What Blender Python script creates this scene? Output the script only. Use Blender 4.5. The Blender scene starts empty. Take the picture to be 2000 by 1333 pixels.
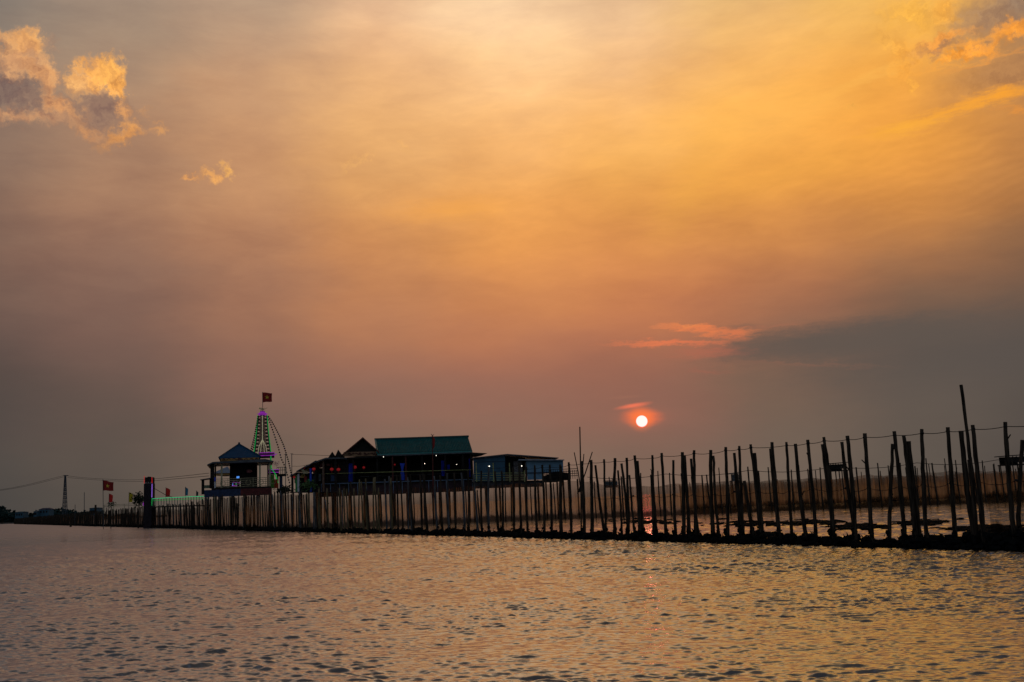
import bpy, bmesh, math, random
import numpy as np
from mathutils import Vector, Matrix, noise as mnoise
random.seed(7)
sc = bpy.context.scene
R = math.radians
# ------------------------------------------------------------------ camera
F = 1944.0                                  # focal length in photo pixels (35 mm lens)
CAM = Vector((0, 0, 1.7))
PITCH, ROLL = R(9.07), 0.042
M3 = (Matrix.Rotation(R(90) + PITCH, 3, 'X') @ Matrix.Rotation(-ROLL, 3, 'Z'))
cd = bpy.data.cameras.new('camera'); cam = bpy.data.objects.new('camera', cd)
sc.collection.objects.link(cam); sc.camera = cam
cam.matrix_world = Matrix.Translation(CAM) @ M3.to_4x4()
cd.sensor_width = 36; cd.lens = F / 2000 * 36; cd.clip_start = .1; cd.clip_end = 20000

def ray(x, y):
    return M3 @ Vector(((x - 1000) / F, (666.5 - y) / F, -1))
def PD(x, y, D):                            # the point seen at a photo pixel, D metres ahead
    r = ray(x, y); return CAM + r * (D / r.y)
def PG(x, y):                               # the point of the water surface seen at a pixel
    r = ray(x, y); return CAM + r * (-CAM.z / r.z)
def proj(p):
    v = M3.transposed() @ (Vector(p) - CAM)
    return 1000 + F * v.x / -v.z, 666.5 - F * v.y / -v.z
def az_el(x, y):
    r = ray(x, y).normalized()
    return math.degrees(math.atan2(r.x, r.y)), math.degrees(math.asin(r.z))

SUN_AZ, SUN_EL = az_el(1253.5, 823)
sdir = ray(1253.5, 823).normalized()
# ------------------------------------------------------------------ node helpers
def lin(c):
    return tuple(((v / 255) / 12.92 if v / 255 <= .04045 else ((v / 255 + .055) / 1.055) ** 2.4) for v in c)
class G:
    def __init__(s, tree): s.t = tree; s.n = tree.nodes; s.l = tree.links
    def node(s, typ, props=None, ins=None):
        nd = s.n.new(typ)
        for k, v in (props or {}).items(): setattr(nd, k, v)
        for k, v in (ins or {}).items(): s.set(nd.inputs[k], v)
        return nd
    def set(s, sock, v):
        if isinstance(v, bpy.types.NodeSocket): s.l.new(v, sock)
        else: sock.default_value = v
    def m(s, op, a, b=0.0, c=None, clamp=False):
        nd = s.node('ShaderNodeMath', {'operation': op, 'use_clamp': clamp}, {0: a, 1: b})
        if c is not None: s.set(nd.inputs[2], c)
        return nd.outputs[0]
    def vm(s, op, a, b=None):
        nd = s.node('ShaderNodeVectorMath', {'operation': op}, {0: a})
        if b is not None: s.set(nd.inputs[1], b)
        return nd.outputs['Value'] if op in ('LENGTH', 'DOT_PRODUCT') else nd.outputs[0]
    def mr(s, v, a, b, c=0.0, d=1.0, smooth=True):
        return s.node('ShaderNodeMapRange', {'interpolation_type': 'SMOOTHSTEP' if smooth else 'LINEAR'},
                      {'Value': v, 'From Min': a, 'From Max': b, 'To Min': c, 'To Max': d}).outputs[0]
    def mix(s, f, a, b, mode='MIX'):
        nd = s.node('ShaderNodeMix', {'data_type': 'RGBA', 'blend_type': mode})
        s.set(nd.inputs['Factor'], f); s.set(nd.inputs[6], a); s.set(nd.inputs[7], b)
        return nd.outputs[2]
    def noise(s, vec, scale, detail=4, rough=.5, dist=0.0, out='Fac'):
        o = s.node('ShaderNodeTexNoise', None, {'Vector': vec, 'Scale': scale, 'Detail': detail, 'Roughness': rough, 'Distortion': dist}).outputs[out]
        if out == 'Color':                   # as a vector, without an implicit conversion node
            q = s.node('ShaderNodeSeparateColor', None, {0: o}).outputs; return s.comb(q[0], q[1], q[2])
        return o
    def comb(s, x, y, z=0.0): return s.node('ShaderNodeCombineXYZ', None, {0: x, 1: y, 2: z}).outputs[0]
    def col3(s, x, y, z): return s.node('ShaderNodeCombineColor', None, {0: x, 1: y, 2: z}).outputs[0]
    def mapping(s, v, loc=(0, 0, 0), rot=(0, 0, 0), scale=(1, 1, 1), typ='POINT'):
        return s.node('ShaderNodeMapping', {'vector_type': typ}, {'Vector': v, 'Location': loc, 'Rotation': rot, 'Scale': scale}).outputs[0]

# ------------------------------------------------------------------ sky
world = bpy.data.worlds.new('World'); sc.world = world; world.use_nodes = True
wt = world.node_tree; wt.nodes.clear(); g = G(wt)
gen = g.node('ShaderNodeTexCoord').outputs['Generated']
sep = g.node('ShaderNodeSeparateXYZ', None, {0: gen}).outputs
A = g.m('MULTIPLY', g.m('ARCTAN2', sep[0], sep[1]), 57.29578)
E = g.m('MULTIPLY', g.m('ARCSINE', sep[2]), 57.29578)
E = g.m('ABSOLUTE', E)
P0 = g.comb(A, E)
# broad veil-like warping of the colour field
streak = g.mapping(P0, rot=(0, 0, R(-14)), scale=(.055, .16, 1))
w1 = g.noise(streak, 1.0, 5, .55, out='Color')
w1 = g.vm('SUBTRACT', w1, (.5, .5, .5))
PW = g.vm('ADD', P0, g.vm('MULTIPLY', w1, (9.0, 5.0, 0)))
sw = g.node('ShaderNodeSeparateXYZ', None, {0: PW}).outputs
XS = [0, 250, 500, 750, 1000, 1250, 1500, 1750, 2000]
ROWS = {
 -250: [(112,108,104),(140,124,112),(165,142,120),(190,160,128),(195,165,130),(190,160,122),(185,155,110),(165,135,98),(120,108,98)],
    0: [(128,119,111),(163,141,123),(186,157,131),(240,194,152),(255,216,172),(234,190,146),(234,187,120),(250,188,88),(160,128,98)],
  150: [(140,120,105),(172,142,116),(196,152,118),(250,192,132),(262,208,146),(252,190,122),(252,182,92),(244,166,72),(186,130,80)],
  300: [(138,108,92),(180,134,102),(204,150,105),(228,170,106),(240,172,98),(244,174,86),(248,170,74),(238,158,68),(196,132,72)],
  450: [(120,95,83),(156,116,94),(184,131,96),(214,146,88),(234,156,80),(222,146,80),(206,134,78),(180,119,75),(128,92,70)],
  600: [(100,81,75),(132,99,86),(160,113,88),(188,126,88),(202,130,86),(194,120,82),(164,108,80),(116,93,78),(90,79,72)],
  750: [(88,75,69),(111,88,79),(136,100,87),(148,105,90),(152,103,88),(144,99,85),(122,98,82),(106,92,82),(84,76,70)],
  900: [(74,71,68),(92,82,74),(108,93,82),(122,102,88),(130,106,90),(124,100,86),(114,98,86),(100,90,80),(78,70,66)],
 1000: [(70,68,66),(86,78,71),(102,90,80),(118,100,87),(126,104,90),(122,100,86),(112,97,85),(96,88,79),(74,68,64)]}
RY = sorted(ROWS)
def table(x, y):
    x = min(max(x, 0), 2000); y = min(max(y, RY[0]), RY[-1])
    i = min(int(x / 250), 7); fx = x / 250 - i
    for j in range(len(RY) - 1):
        if y <= RY[j + 1]: break
    fy = (y - RY[j]) / (RY[j + 1] - RY[j])
    def row(k):
        a, b = lin(ROWS[RY[k]][i]), lin(ROWS[RY[k]][i + 1]); return [p + (q - p) * fx for p, q in zip(a, b)]
    return [p + (q - p) * fy for p, q in zip(row(j), row(j + 1))]
cols = [-30 + 7.5 * k for k in range(9)]
base = None
EMAX = 60.0
for k, az in enumerate(cols):
    rp = g.node('ShaderNodeValToRGB'); cr = rp.color_ramp; cr.interpolation = 'B_SPLINE'
    els = [0, 2.5, 5, 7.5, 10, 13, 16, 19, 22, 25, 28, 31, 36, 60]
    while len(cr.elements) < len(els): cr.elements.new(.5)
    for e, el in zip(cr.elements, els):
        d = Vector((math.sin(R(az)) * math.cos(R(el)), math.cos(R(az)) * math.cos(R(el)), math.sin(R(el)))) * 1000 + CAM
        x, y = proj(d); c = table(x, y)
        if el == 36: c = [v * .45 for v in c]
        if el == 60: c = [.052, .045, .042]
        e.position = el / EMAX; e.color = (*c, 1)
    g.set(rp.inputs[0], g.m('DIVIDE', sw[1], EMAX))
    if base is None: base = rp.outputs[0]
    else: base = g.mix(g.mr(sw[0], az - 7.5, az), base, rp.outputs[0])
# gentle veil modulation
v1 = g.noise(g.mapping(P0, rot=(0, 0, R(-20)), scale=(.10, .26, 1)), 1.0, 7, .6, .3)
amp = g.mr(E, 6, 16, .13, .52)
v2 = g.noise(g.mapping(P0, rot=(0, 0, R(-24)), scale=(.30, 1.15, 1)), 1.0, 8, .66, .5)
vf = g.m('ADD', g.m('MULTIPLY', g.m('ADD', g.m('SUBTRACT', v1, .5), g.m('MULTIPLY', g.m('SUBTRACT', v2, .5), .45)), amp), 1.0)
col = g.mix(1.0, base, g.col3(vf, g.m('POWER', vf, 1.15), g.m('POWER', vf, .9)), 'MULTIPLY')
# fine wind ripples in the high cloud on the right
rip = g.node('ShaderNodeTexWave', {'wave_type': 'BANDS', 'bands_direction': 'Y'}, {'Vector': g.mapping(P0, rot=(0, 0, R(-9))), 'Scale': .62, 'Distortion': 11.0, 'Detail': 4.0, 'Detail Scale': .5}).outputs['Fac']
rmask = g.mr(g.vm('LENGTH', g.mapping(P0, loc=(*az_el(1860, 330), 0), scale=(9, 4.5, 1), typ='TEXTURE')), 1.1, .2)
rf = g.m('ADD', g.m('MULTIPLY', g.m('MULTIPLY', g.m('SUBTRACT', rip, .5), .04), rmask), 1.0)
col = g.mix(1.0, col, g.col3(rf, rf, rf), 'MULTIPLY')
# clouds: ellipses pushed about by fractal noise
wA = g.vm('SUBTRACT', g.noise(P0, .55, 8, .62, out='Color'), (.5, .5, .5))
wB = g.vm('SUBTRACT', g.noise(g.vm('ADD', P0, (31, 7, 3)), 1.9, 6, .65, out='Color'), (.5, .5, .5))
wC = g.vm('SUBTRACT', g.noise(g.mapping(P0, rot=(0, 0, R(-10)), scale=(.5, 2.2, 1)), 1.3, 7, .68, out='Color'), (.5, .5, .5))
wD = g.vm('SUBTRACT', g.noise(g.vm('ADD', P0, (3, 17, 9)), 5.5, 5, .65, out='Color'), (.5, .5, .5))
PCUM = g.vm('ADD', P0, g.vm('ADD', g.vm('MULTIPLY', wD, (.30, .27, 0)), g.vm('ADD', g.vm('MULTIPLY', wA, (2.2, 1.8, 0)), g.vm('MULTIPLY', wB, (1.7, 1.4, 0)))))
PSTR = g.vm('ADD', P0, g.vm('ADD', g.vm('MULTIPLY', wD, (.5, .22, 0)), g.vm('MULTIPLY', wC, (3.6, 1.2, 0))))
# billows: bright on the side turned to the light, mauve behind
n0 = g.noise(PCUM, .95, 6, .58); n1 = g.noise(g.vm('ADD', PCUM, (.20, .34, 0)), .95, 6, .58)
lit = g.m('ADD', 1.0, g.m('MULTIPLY', g.m('SUBTRACT', n0, n1), 1.5))
LIT = g.col3(lit, g.m('POWER', lit, 1.1), g.m('POWER', lit, .7))
CH = {}; NB = 0
def blob(pv, x, y, rx, ry, tilt, c, op=1.0, soft=(1.15, .75)):
    global col, NB
    if NB % 6 == 0:                          # (a null term that keeps the node evaluation in sequence, so the shader stays small)
        CH.clear()
    NB += 1; key = id(pv); cum = pv is PCUM
    if key not in CH: CH[key] = g.node('ShaderNodeVectorMath', {'operation': 'MULTIPLY_ADD'}, {0: col, 1: (1e-7, 1e-7, 0), 2: pv}).outputs[0]
    pv = CH[key]
    a, e = az_el(x, y); ax, ex = az_el(x + 10, y); ay, ey = az_el(x, y - 10)
    sx = math.hypot(ax - a, ex - e) / 10; sy = math.hypot(ay - a, ey - e) / 10
    rot = math.atan2(ex - e, ax - a) + R(tilt)
    d = g.vm('LENGTH', g.mapping(pv, loc=(a, e, 0), rot=(0, 0, rot), scale=(rx * sx, ry * sy, 1), typ='TEXTURE'))
    f = g.mr(d, soft[0] + .20, soft[1] - .28, 0, op) if cum else g.mr(d, soft[0] + .25, soft[1] - .35, 0, op)
    col = g.mix(f, col, g.mix(1.0, LIT, (*lin(c), 1), 'MULTIPLY') if cum else (*lin(c), 1))
S2 = (1.5, .1)
# left cumulus
for b in [(22,172,74,60,-12,(130,106,96),.88,(1.35,.5)), (95,212,60,26,-14,(156,122,102),.7,(1.4,.3)), (200,218,60,36,-10,(146,114,98),.85,(1.4,.4)),
          (40,226,95,14,-3,(206,148,104),.75,(1.6,.1)),
          (50,92,40,30,-10,(234,168,102),.95,(1.12,.82)), (30,122,40,36,20,(214,154,106),.8,(1.2,.6)), (78,140,44,26,-48,(224,160,104),.9,(1.2,.6)), (8,88,20,22,0,(212,156,106),.8,(1.2,.6)), (92,178,22,24,-30,(218,156,104),.7,(1.3,.5)),
          (62,118,30,9,-30,(176,138,112),.55,(1.5,.2)), (100,92,14,16,0,(190,146,112),.5,(1.5,.2)),
          (176,148,46,30,10,(246,174,96),.97,(1.1,.85)), (212,140,34,28,0,(250,178,92),.97,(1.1,.85)), (232,172,22,26,0,(248,172,86),.95,(1.12,.8)), (150,168,20,26,0,(226,166,106),.8,(1.25,.6)),
          (158,142,18,7,-15,(186,146,114),.6,(1.5,.2)), (190,176,40,8,-10,(214,158,108),.5,(1.5,.2)),
          (112,206,30,16,-22,(216,152,100),.85,(1.3,.5)), (150,222,24,12,-10,(206,146,98),.6,(1.4,.3)),
          (242,222,20,17,-30,(228,160,98),.8,(1.3,.4)), (262,252,22,14,20,(230,158,88),.7,(1.4,.3)), (232,268,40,14,18,(228,156,86),.8,(1.4,.3)), (165,250,34,11,-18,(212,146,92),.6,S2),
          (312,252,18,6,5,(222,154,88),.55,S2), (285,212,14,6,-20,(206,148,98),.5,S2), (318,238,12,4,-25,(210,150,96),.45,S2),
          (447,333,14,12,-20,(250,184,100),.9,(1.3,.4)), (414,342,20,10,-20,(238,168,94),.8,(1.4,.3)), (370,348,20,6,0,(234,162,92),.75,(1.5,.2)),
          (700,312,26,6,35,(236,176,104),.35,S2), (790,290,8,12,20,(238,178,104),.35,S2)]:
    blob(PCUM, *b)
# upper right
for b in [(1960,150,120,50,10,(170,120,80),.55,S2), (1925,38,76,40,22,(152,120,100),.72,(1.5,.2)), (1990,10,40,30,0,(132,112,102),.6,S2),
          (1780,30,62,30,-20,(254,182,66),.6,(1.5,.1)), (1848,20,26,36,10,(250,172,66),.7,(1.5,.2)), (1740,85,44,20,-40,(250,180,78),.5,S2),
          (1765,125,26,34,0,(250,168,66),.7,(1.5,.3)), (1835,100,50,12,14,(158,114,92),.75,(1.5,.3)),
          (1845,84,52,10,22,(246,160,72),.85,(1.4,.5)), (1875,112,46,9,18,(252,160,58),.9,(1.4,.4)), (1925,92,40,14,24,(250,160,64),.85,(1.4,.4)), (1985,62,44,16,12,(252,158,56),.9,(1.4,.4)),
          (1780,168,13,11,0,(252,176,72),.7,(1.5,.3)), (1668,205,12,10,0,(252,182,80),.5,S2)]:
    blob(PCUM, *b)
for b in [(1900,82,90,5,16,(255,168,70),.6,S2), (1930,118,80,4,18,(248,160,70),.5,S2), (1850,132,60,4,10,(252,170,72),.45,S2), (1700,150,110,10,24,(255,188,88),.35,S2), (1620,60,150,12,26,(252,190,100),.3,S2),
          (1955,184,70,13,14,(255,166,50),.85,(1.5,.3)), (1865,214,80,11,20,(252,168,56),.8,(1.5,.2)), (1765,250,66,14,12,(255,178,60),.7,S2), (1990,212,40,7,-4,(238,150,62),.6,S2),
          (1430,240,240,60,14,(252,190,92),.22,S2), (1560,330,300,40,14,(255,180,70),.18,S2), (880,410,110,22,4,(250,170,76),.5,S2), (1350,360,120,40,60,(250,180,76),.25,S2),
          # dark bank to the right of the sun, and the lit streaks at its tip
          (1920,690,420,80,3,(88,80,75),.8,(1.3,.35)), (1700,656,270,34,5,(94,84,77),.75,(1.15,.6)), (1580,676,170,30,4,(98,86,78),.7,(1.25,.5)), (1850,780,460,130,2,(94,85,78),.35,(1.4,.1)), (1465,690,70,16,6,(104,88,79),.6,S2),
          (1385,644,66,7,-4,(238,130,78),.9,(1.6,.3)), (1345,637,24,4,0,(240,140,80),.6,S2), (1425,654,26,8,-10,(222,120,78),.7,(1.5,.2)), (1310,671,92,5,1,(234,124,80),.85,(1.6,.3)), (1360,672,60,7,0,(200,110,80),.5,S2),
          (1385,690,60,9,2,(190,104,80),.5,S2), (1490,640,60,4,4,(176,110,84),.4,S2), (1300,640,20,3,0,(226,132,84),.5,S2), (1560,712,130,4,-2,(140,98,80),.4,S2), (1385,725,40,5,0,(170,98,78),.35,S2), (1440,640,50,8,4,(112,92,80),.5,S2)]:
    blob(PSTR, *b)
PSM = g.vm('ADD', P0, g.vm('MULTIPLY', wC, (.45, .14, 0)))
for b in [(1250,800,160,70,0,(166,104,86),.18,(1.3,0)), (1253,816,54,26,0,(190,104,84),.35,(1.2,0)), (1254,815,32,15,0,(255,118,70),1.0,(1.35,.35)), (1253,818,24,22,0,(255,122,64),.8,(1.1,.5)),
          (1237,793,30,4.2,10,(250,122,88),.85,(1.3,.35)), (1222,776,30,3,4,(158,108,88),.5,S2)]:
    blob(PSM, *b)
# away from the sunset the dusk sky comes from the physical sky, dim and bluish
sky = g.node('ShaderNodeTexSky', {'sky_type': 'NISHITA', 'sun_disc': False, 'sun_elevation': R(SUN_EL), 'sun_rotation': R(SUN_AZ), 'dust_density': 4.0}).outputs[0]
back = g.mix(1.0, sky, (.13, .13, .13, 1), 'MULTIPLY')
back = g.mix(.6, back, (.17, .19, .25, 1))
side = g.mr(g.m('ABSOLUTE', A), 36, 95)
col = g.mix(side, col, back)
up = g.mr(E, 50, 80); col = g.mix(up, col, (.042, .040, .040, 1))
# the sun's disc, red through the haze
sd = g.vm('DOT_PRODUCT', gen, tuple(sdir))
ang = g.m('MULTIPLY', g.m('ARCCOSINE', g.m('MINIMUM', sd, 1.0)), 57.29578)
col = g.mix(g.mr(ang, .335, .300), col, (12.0, .97, .90, 1))
bg = g.node('ShaderNodeBackground', None, {'Color': col, 'Strength': 1.0})
g.l.new(bg.outputs[0], g.node('ShaderNodeOutputWorld').inputs[0])
world.cycles.sampling_method = 'MANUAL'; world.cycles.sample_map_resolution = 1024
# the sun lamp: almost wholly absorbed by the haze
sl = bpy.data.lights.new('sun', 'SUN'); so = bpy.data.objects.new('sun', sl); sc.collection.objects.link(so)
sl.energy = .002; sl.angle = R(.53); sl.color = (1, .32, .18)
so.rotation_euler = (-sdir).to_track_quat('-Z', 'Y').to_euler()
sc.view_settings.view_transform = 'Standard'; sc.view_settings.look = 'None'; sc.view_settings.exposure = 0; sc.view_settings.gamma = 1
sc.render.engine = 'CYCLES'; sc.cycles.use_denoising = True; sc.cycles.denoiser = 'OPENIMAGEDENOISE'
sc.cycles.max_bounces = 6; sc.cycles.transparent_max_bounces = 16; sc.cycles.caustics_reflective = False; sc.cycles.caustics_refractive = False

# ------------------------------------------------------------------ materials
MATS = {}
def mat(name, c, rough=.7, var=.25, scale=4.0, metal=0.0, stretch=(1, 1, 1), bump=0.0, spec=.4, c2=None):
    if name in MATS: return MATS[name]
    m = bpy.data.materials.new(name); m.use_nodes = True; q = G(m.node_tree); b = m.node_tree.nodes['Principled BSDF']
    tc = q.node('ShaderNodeTexCoord').outputs['Object']
    oi = q.node('ShaderNodeObjectInfo').outputs['Random']
    vec = q.vm('ADD', q.mapping(tc, scale=stretch), q.comb(oi, oi, oi))
    n = q.noise(vec, scale, 6, .6)
    lo = tuple(v * (1 - var) for v in c); hi = tuple(min(1, v * (1 + var)) for v in (c2 or c))
    cc = q.mix(q.mr(n, .35, .65), (*lo, 1), (*hi, 1))
    q.set(b.inputs['Base Color'], cc); b.inputs['Roughness'].default_value = rough; b.inputs['Metallic'].default_value = metal
    b.inputs['Specular IOR Level'].default_value = spec
    if bump:
        q.set(b.inputs['Normal'], q.node('ShaderNodeBump', None, {'Strength': bump, 'Distance': .02, 'Height': n}).outputs[0])
    MATS[name] = m; return m
def emit(name, c, s):
    if name in MATS: return MATS[name]
    m = bpy.data.materials.new(name); m.use_nodes = True; q = G(m.node_tree); b = m.node_tree.nodes['Principled BSDF']
    b.inputs['Base Color'].default_value = (*c, 1); b.inputs['Emission Color'].default_value = (*c, 1)
    n = q.noise(q.node('ShaderNodeTexCoord').outputs['Object'], 3.0, 3)
    q.set(b.inputs['Emission Strength'], q.mr(n, .3, .7, s * .7, s * 1.2)); MATS[name] = m; return m
def wood(name, c, c2):
    m = mat(name, c, .95, .45, 3.0, stretch=(6, 6, .6), bump=.6, spec=.06, c2=c2); return m
stake_m = wood('stake_wood', (.035, .026, .020), (.060, .045, .032))
stake_l = wood('stake_bamboo', (.13, .10, .055), (.19, .15, .08))
stake_g = wood('stake_grey', (.085, .085, .085), (.13, .13, .135))
crust_m = mat('mussel_crust', (.008, .009, .009), .85, .5, 12, bump=.8, spec=.05)
rope_m = mat('rope_fibre', (.02, .018, .016), .9)
metal_m = mat('dark_steel', (.05, .07, .09), .5, spec=.3)
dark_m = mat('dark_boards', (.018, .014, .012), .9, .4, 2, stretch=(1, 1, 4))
darkb_m = mat('dark_blue_wall', (.02, .04, .10), .7, .3, 3)
red_m = mat('red_wall', (.14, .022, .02), .7, .3, 3)
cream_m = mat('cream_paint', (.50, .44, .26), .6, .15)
blueroof_m = mat('blue_roof', (.004, .065, .15), .6, .12, 1.5, spec=.1)
teal_m = mat('teal_roof_sheet', (.006, .105, .105), .6, .15, 1.2, spec=.1)
tealrim_m = mat('teal_roof_rim', (.05, .26, .24), .45, .1)
redroof_m = mat('red_brown_roof', (.14, .04, .03), .7)
greyroof_m = mat('grey_roof_sheet', (.09, .10, .11), .6, .3, 2)
yellow_m = mat('ochre_fascia', (.50, .27, .07), .7, .1)
scroll_m = mat('brown_scroll', (.10, .03, .02), .7)
bshed_m = mat('blue_shed_sheet', (.035, .12, .20), .55, .15, 2)
lshed_m = mat('pale_blue_sheet', (.15, .30, .44), .55, .12, 1.5)
curtain_m = mat('blue_curtain', (.03, .08, .65), .8, .2, 3)
flagred_m = mat('flag_red', (.38, .02, .015), .8, .15)
banred_m = mat('banner_red', (.85, .03, .02), .8, .1)
banyel_m = mat('banner_yellow', (.75, .55, .02), .8, .1)
banblu_m = mat('banner_blue', (.05, .25, .40), .8, .1)
star_m = mat('star_yellow', (.85, .62, .06), .8, .05)
greyrail_m = mat('blue_grey_rail', (.16, .23, .34), .6)
limerail_m = mat('lime_rail', (.40, .42, .16), .6)
leaf_m = mat('dark_leaves', (.018, .035, .016), .9, .5, 3)
white_m = mat('white_paint', (.7, .7, .7), .6, .08)
greenp_m = mat('green_paint', (.05, .35, .10), .6)
concrete_m = mat('concrete', (.16, .15, .14), .85, .3)
pillar_m = mat('dark_pillar', (.02, .012, .016), .8)
L_green = emit('led_green', (.02, .7, .12), .22)
L_greenb = emit('led_mint', (.08, .9, .35), .30)
L_mag = emit('led_magenta', (.55, .05, .70), .26)
L_vio = emit('led_violet', (.42, .18, 1.0), .45)
L_red = emit('led_red', (1.0, .02, .03), .3)
L_warm = emit('lamp_warm_white', (1.0, .93, .78), 2.2)
L_lant = emit('lantern_red', (.7, .03, .03), .11)
L_cream = emit('led_cream', (.9, .8, .5), .16)
L_blue = emit('led_blue', (.1, .35, 1.0), .8)

# ------------------------------------------------------------------ mesh kit
class MB:
    def __init__(s): s.v = []; s.f = []
    def add(s, vs, fs):
        o = len(s.v); s.v += [tuple(p) for p in vs]; s.f += [tuple(i + o for i in f) for f in fs]; return s
    def prism(s, poly, v0, v1):              # polygon in (u,z) extruded along v
        n = len(poly); vs = [(u, v0, z) for u, z in poly] + [(u, v1, z) for u, z in poly]
        fs = [tuple(range(n - 1, -1, -1)), tuple(range(n, 2 * n))] + [(i, (i + 1) % n, n + (i + 1) % n, n + i) for i in range(n)]
        return s.add(vs, fs)
    def box(s, u0, u1, v0, v1, z0, z1): return s.prism([(u0, z0), (u1, z0), (u1, z1), (u0, z1)], v0, v1)
    def tube(s, pts, rad, n=6):
        pts = [Vector(p) for p in pts]; vs = []; fs = []
        if not hasattr(rad, '__len__'): rad = [rad] * len(pts)
        for i, p in enumerate(pts):
            t = (pts[min(i + 1, len(pts) - 1)] - pts[max(i - 1, 0)]).normalized()
            a = t.cross(Vector((0, 1, 0)) if abs(t.y) < .9 else Vector((1, 0, 0))).normalized(); b = t.cross(a)
            for k in range(n):
                an = 2 * math.pi * k / n; vs.append(p + (a * math.cos(an) + b * math.sin(an)) * rad[i])
        for i in range(len(pts) - 1):
            for k in range(n): fs.append((i * n + k, i * n + (k + 1) % n, (i + 1) * n + (k + 1) % n, (i + 1) * n + k))
        fs += [tuple(range(n - 1, -1, -1)), tuple(range((len(pts) - 1) * n, len(pts) * n))]
        return s.add(vs, fs)
    def ball(s, c, r, sq=(1, 1, 1), n=6, m=4, jit=0.0):
        c = Vector(c); vs = [c + Vector((0, 0, r * sq[2]))]; fs = []
        for i in range(1, m):
            ph = math.pi * i / m
            for k in range(n):
                th = 2 * math.pi * (k + .5 * (i % 2)) / n; q = r * (1 + random.uniform(-jit, jit))
                vs.append(c + Vector((math.cos(th) * math.sin(ph) * q * sq[0], math.sin(th) * math.sin(ph) * q * sq[1], math.cos(ph) * q * sq[2])))
        vs.append(c - Vector((0, 0, r * sq[2])))
        for k in range(n): fs.append((0, 1 + k, 1 + (k + 1) % n))
        for i in range(m - 2):
            for k in range(n): fs.append((1 + i * n + k, 1 + (i + 1) * n + k, 1 + (i + 1) * n + (k + 1) % n, 1 + i * n + (k + 1) % n))
        e = len(vs) - 1
        for k in range(n): fs.append((e, 1 + (m - 2) * n + (k + 1) % n, 1 + (m - 2) * n + k))
        return s.add(vs, fs)
    def mesh(s, name, m):
        me = bpy.data.meshes.new(name); me.from_pydata(s.v, [], s.f); me.update()
        if m: me.materials.append(m)
        return me
    def build(s, name, m, parent=None, smooth=False):
        me = s.mesh(name, m)
        if smooth: me.polygons.foreach_set('use_smooth', [True] * len(me.polygons))
        o = bpy.data.objects.new(name, me); sc.collection.objects.link(o)
        if parent: o.parent = parent
        return o
def tag(o, label=None, cat=None, group=None, kind=None):
    if label: o['label'] = label
    if cat: o['category'] = cat
    if group: o['group'] = group
    if kind: o['kind'] = kind
    return o
def empty(name, loc=(0, 0, 0), rz=0.0):
    o = bpy.data.objects.new(name, None); sc.collection.objects.link(o); o.location = loc; o.rotation_euler = (0, 0, rz); o.empty_display_size = .2
    return o
class Plane:                                 # a vertical facade plane; pixel -> (u along, z up)
    def __init__(s, x0, y0, D, yaw=0.0):
        s.o = PD(x0, y0, D); s.d = Vector((math.cos(yaw), math.sin(yaw), 0)); s.n = Vector((-math.sin(yaw), math.cos(yaw), 0)); s.yaw = yaw
    def __call__(s, x, y, v=0.0):
        r = ray(x, y); t = ((s.o - CAM).dot(s.n) + v) / r.dot(s.n); p = CAM + r * t
        return ((p - s.o).dot(s.d), p.z)
    def poly(s, pts, v=0.0): return [s(x, y, v) for x, y in pts]
    def root(s, name): return empty(name, (s.o.x, s.o.y, 0), s.yaw)

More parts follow.
